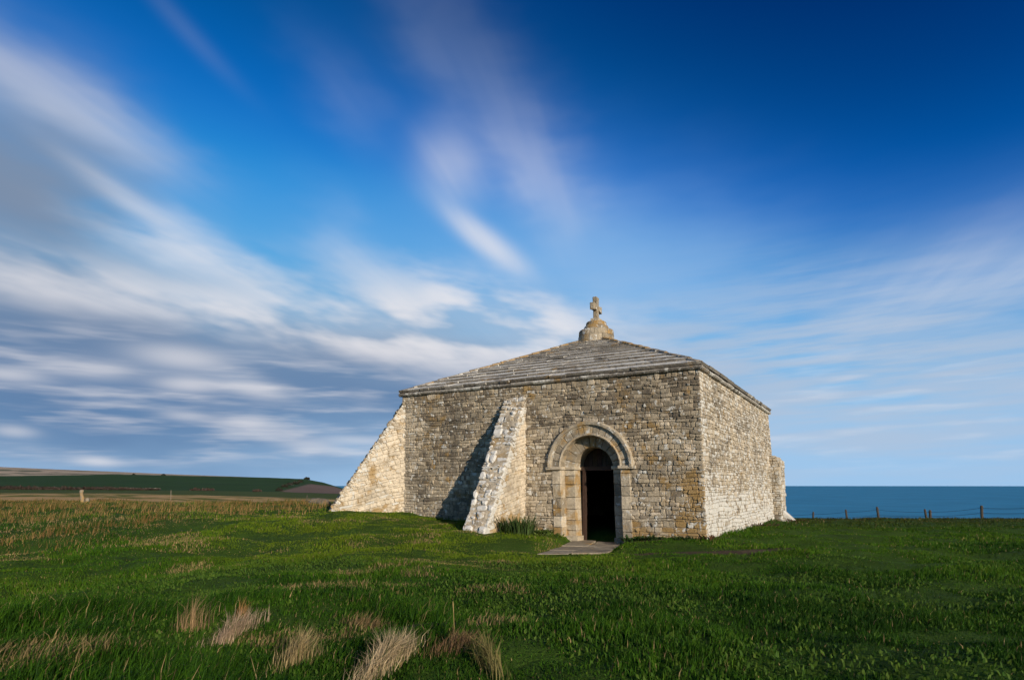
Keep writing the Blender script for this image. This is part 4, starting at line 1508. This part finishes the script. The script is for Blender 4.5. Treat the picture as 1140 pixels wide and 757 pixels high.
# ------------------------------------------------------------------ stone marker and stakes on the left
c = at(91, None, 29.0)
mk = MB()
def rk(mb, c, rx, ry, rz, col, seed, k=.25):
    """A weathered lump of stone."""
    bm = bmesh.new(); bmesh.ops.create_icosphere(bm, subdivisions=3, radius=1)
    vs = []
    for v in bm.verts:
        d = 1 + k * mnoise.noise(v.co * 1.4 + Vector((seed, 0, 0))) + k * .5 * mnoise.noise(v.co * 3.5 + Vector((0, seed, 0)))
        vs.append(Vector((c[0] + v.co.x * rx * d, c[1] + v.co.y * ry * d, c[2] + v.co.z * rz * d)))
    mb.add(vs, [tuple(v.index for v in f.verts) for f in bm.faces], col); bm.free()
mk2 = MB()
ht = EYE + (PY - 545.0) / F * 29 - c.z
sec = lambda z, rx, dx_: [c + Vector((dx_ + rx * math.cos(t) * (1 + .12 * math.sin(3 * t + z * 4)), rx * .8 * math.sin(t), z)) for t in np.linspace(0, 2 * math.pi, 11)[:-1]]
mk2.rings([sec(-.2, .11, .02), sec(.1, .10, .03), sec(ht * .45, .09, .01), sec(ht * .62, .07, -.01), sec(ht * .74, .08, -.02), sec(ht * .88, .10, .0), sec(ht * .96, .09, .01), sec(ht, .04, .01)], (.1, .1, .6, .0))
tag(mk2.build('stone_marker', M_DRESS, None, True, origin=c), 'small weathered yellowish stone marker standing in the dry grass', 'marker stone')
c2 = at(97.5, None, 28.6)
mk3 = MB(); rk(mk3, c2 + Vector((0, 0, .08)), .09, .09, .14, (.2, .1, .4, .0), 3.0)
tag(mk3.build('field_stone', M_DRESS, None, True, origin=c2), 'short pale stone leaning at the foot of the yellowish marker', 'stone')
for (px, Y, toprow, w, col, lab) in ((190, 46, 545.5, .03, (.17, .14, .10, 1), 'pale thin stake standing in the stubble field left of the chapel'),
                                     (341.5, 60, 551.0, .05, (.07, .06, .04, 1), 'dark thin stake in the field nearest the left buttress'),
                                     (235, 19.5, 576.0, .014, (.20, .19, .07, 1), 'slender pale green cane sticking up from the near grass')):
    c = at(px, None, Y)
    h = EYE + (PY - toprow) / F * Y - c.z
    mb = MB()
    sec = lambda z, k: [c + Vector((.03 * z + w * k * math.cos(t), w * k * math.sin(t), z)) for t in np.linspace(0, 2 * math.pi, 8)[:-1]]
    mb.rings([sec(-.3, 1), sec(h * .5, .95), sec(h * .97, .9), sec(h, .5)], col)
    tag(mb.build('wooden_stake', M_WOOD, None, origin=c), lab, 'stake')

# tumbled stones by the left buttress
for i, (px, Y, rx, rz, lab) in enumerate(((352, 27.0, .34, .22, 'dark half buried boulder furthest from the left buttress'), (360, 26.0, .30, .20, 'dark low boulder touching the foot of the left buttress'))):
    c = at(px, None, Y); mb = MB()
    rk(mb, c + Vector((0, 0, .08)), rx, .3, rz, (.05, .05, .2, 0), 5.0 + i)
    tag(mb.build('boulder', M_WALL, None, True, origin=c), lab, 'boulder', 'boulders beside the left buttress')

# ------------------------------------------------------------------ far hedges, bushes, field wall
def bush_mesh(mb, c, rx, ry, rz, n, col, size):
    for i in range(n):
        v = Vector((R.gauss(0, 1), R.gauss(0, 1), R.gauss(0, 1))).normalized() * (R.random() ** .4)
        v.z = abs(v.z)
        k = 1 + .35 * mnoise.noise(v * 1.7 + c * .1)
        p = Vector((c.x + v.x * rx * k, c.y + v.y * ry * k, c.z + v.z * rz * k))
        a = Vector((R.gauss(0, 1), R.gauss(0, 1), R.gauss(0, 1))).normalized(); b = a.orthogonal().normalized(); s = size * R.uniform(.6, 1.4)
        g = R.uniform(.6, 1.4)
        mb.add([p + a * s, p + b * s * .6, p - a * s, p - b * s * .6], [(0, 1, 2, 3)], (col[0] * g, col[1] * g, col[2] * g, 1))
    # twiggy heart and stems
    for i in range(6):
        t = R.uniform(0, 2 * math.pi); q = c + Vector((math.cos(t) * rx * .6, math.sin(t) * ry * .5, rz * .8))
        d = Vector((.04 * rx, 0, 0))
        mb.add([c - d, c + d, q + d * .3, q - d * .3], [(0, 1, 2, 3)], (.04, .03, .02, 1))


hd_ = empty('field_hedge', at(60, None, 336))
tag(hd_, 'long low brown hedge running across below the dark green hill', 'hedge')
mb = MB()
for px in np.arange(-60, 178, 1.4):
    c = at(px + R.uniform(-.4, .4), None, 336 + R.uniform(-3, 3))
    bush_mesh(mb, c + Vector((0, 0, .2)), .9, 1.2, R.uniform(1.4, 2.4) * float(np.interp(px, [0, 120, 180], [1.0, .75, .4])), 34, (.050, .034, .024), .45)
og = hd_.location.copy(); bpy.context.view_layer.update()
h_ = mb.build('foliage', M_LEAF, hd_)
wl = empty('field_wall', at(80, None, 372))
bpy.context.view_layer.update()
mb = MB()
prev = None
for px in np.arange(-20, 180, 2.0):
    c = at(px, None, 372)
    if prev is not None:
        hgt = 1.0
        s = (c - prev)
        mb.box(prev + Vector((0, 0, -.5)), s * .97, Vector((0, .6, 0)), Vector((0, 0, hgt + .5 + R.uniform(-.15, .15))), (R.uniform(.0, .25), .0, .2, .0), .05)
    prev = c
mb.build('stonework', M_ROOF, wl)
tag(wl, 'pale drystone field wall running behind the brown hedge', 'stone wall')
for i, (px, Y, r, h, lab) in enumerate((
        (182, 800, 2.4, 2.0, 'small dark bush alone on the skyline of the green hill'),
        (149, 800, 1.4, 1.3, 'tiny bush on the skyline furthest along to the west'),
        (342, 790, 3.8, 3.2, 'rounded thorn bush on the brow above the brown ploughed patch'),
        (334, 640, 3.0, 2.6, 'thorn bush highest on the edge of the ploughed patch'),
        (329, 590, 3.2, 2.6, 'dark thorn bush second highest on the edge of the ploughed patch'),
        (323, 520, 2.8, 2.4, 'dark bush midway down the edge of the ploughed patch'),
        (317, 450, 2.6, 2.2, 'dark bush second lowest on the edge of the ploughed patch'),
        (311, 380, 2.2, 2.0, 'dark bush lowest on the edge of the ploughed patch'),
        (286, 335, 2.4, 1.2, 'flat brown bush at the foot of the green hill, nearest the ploughed patch'),
        (232, 345, 4.0, 1.6, 'wide brown bush at the foot of the green hill beyond the hedge end'),
        (218, 345, 3.0, 1.5, 'brown bush closest to the end of the field hedge'))):
    c = at(px, None, Y); mb = MB()
    bush_mesh(mb, c, r, r, h, 260, (.028, .026, .016) if i < 8 else (.06, .038, .026), .5 * Y / 500 + .15)
    tag(mb.build('thorn_bush', M_LEAF, None, origin=c), lab, 'bush', 'bushes on the far hill')
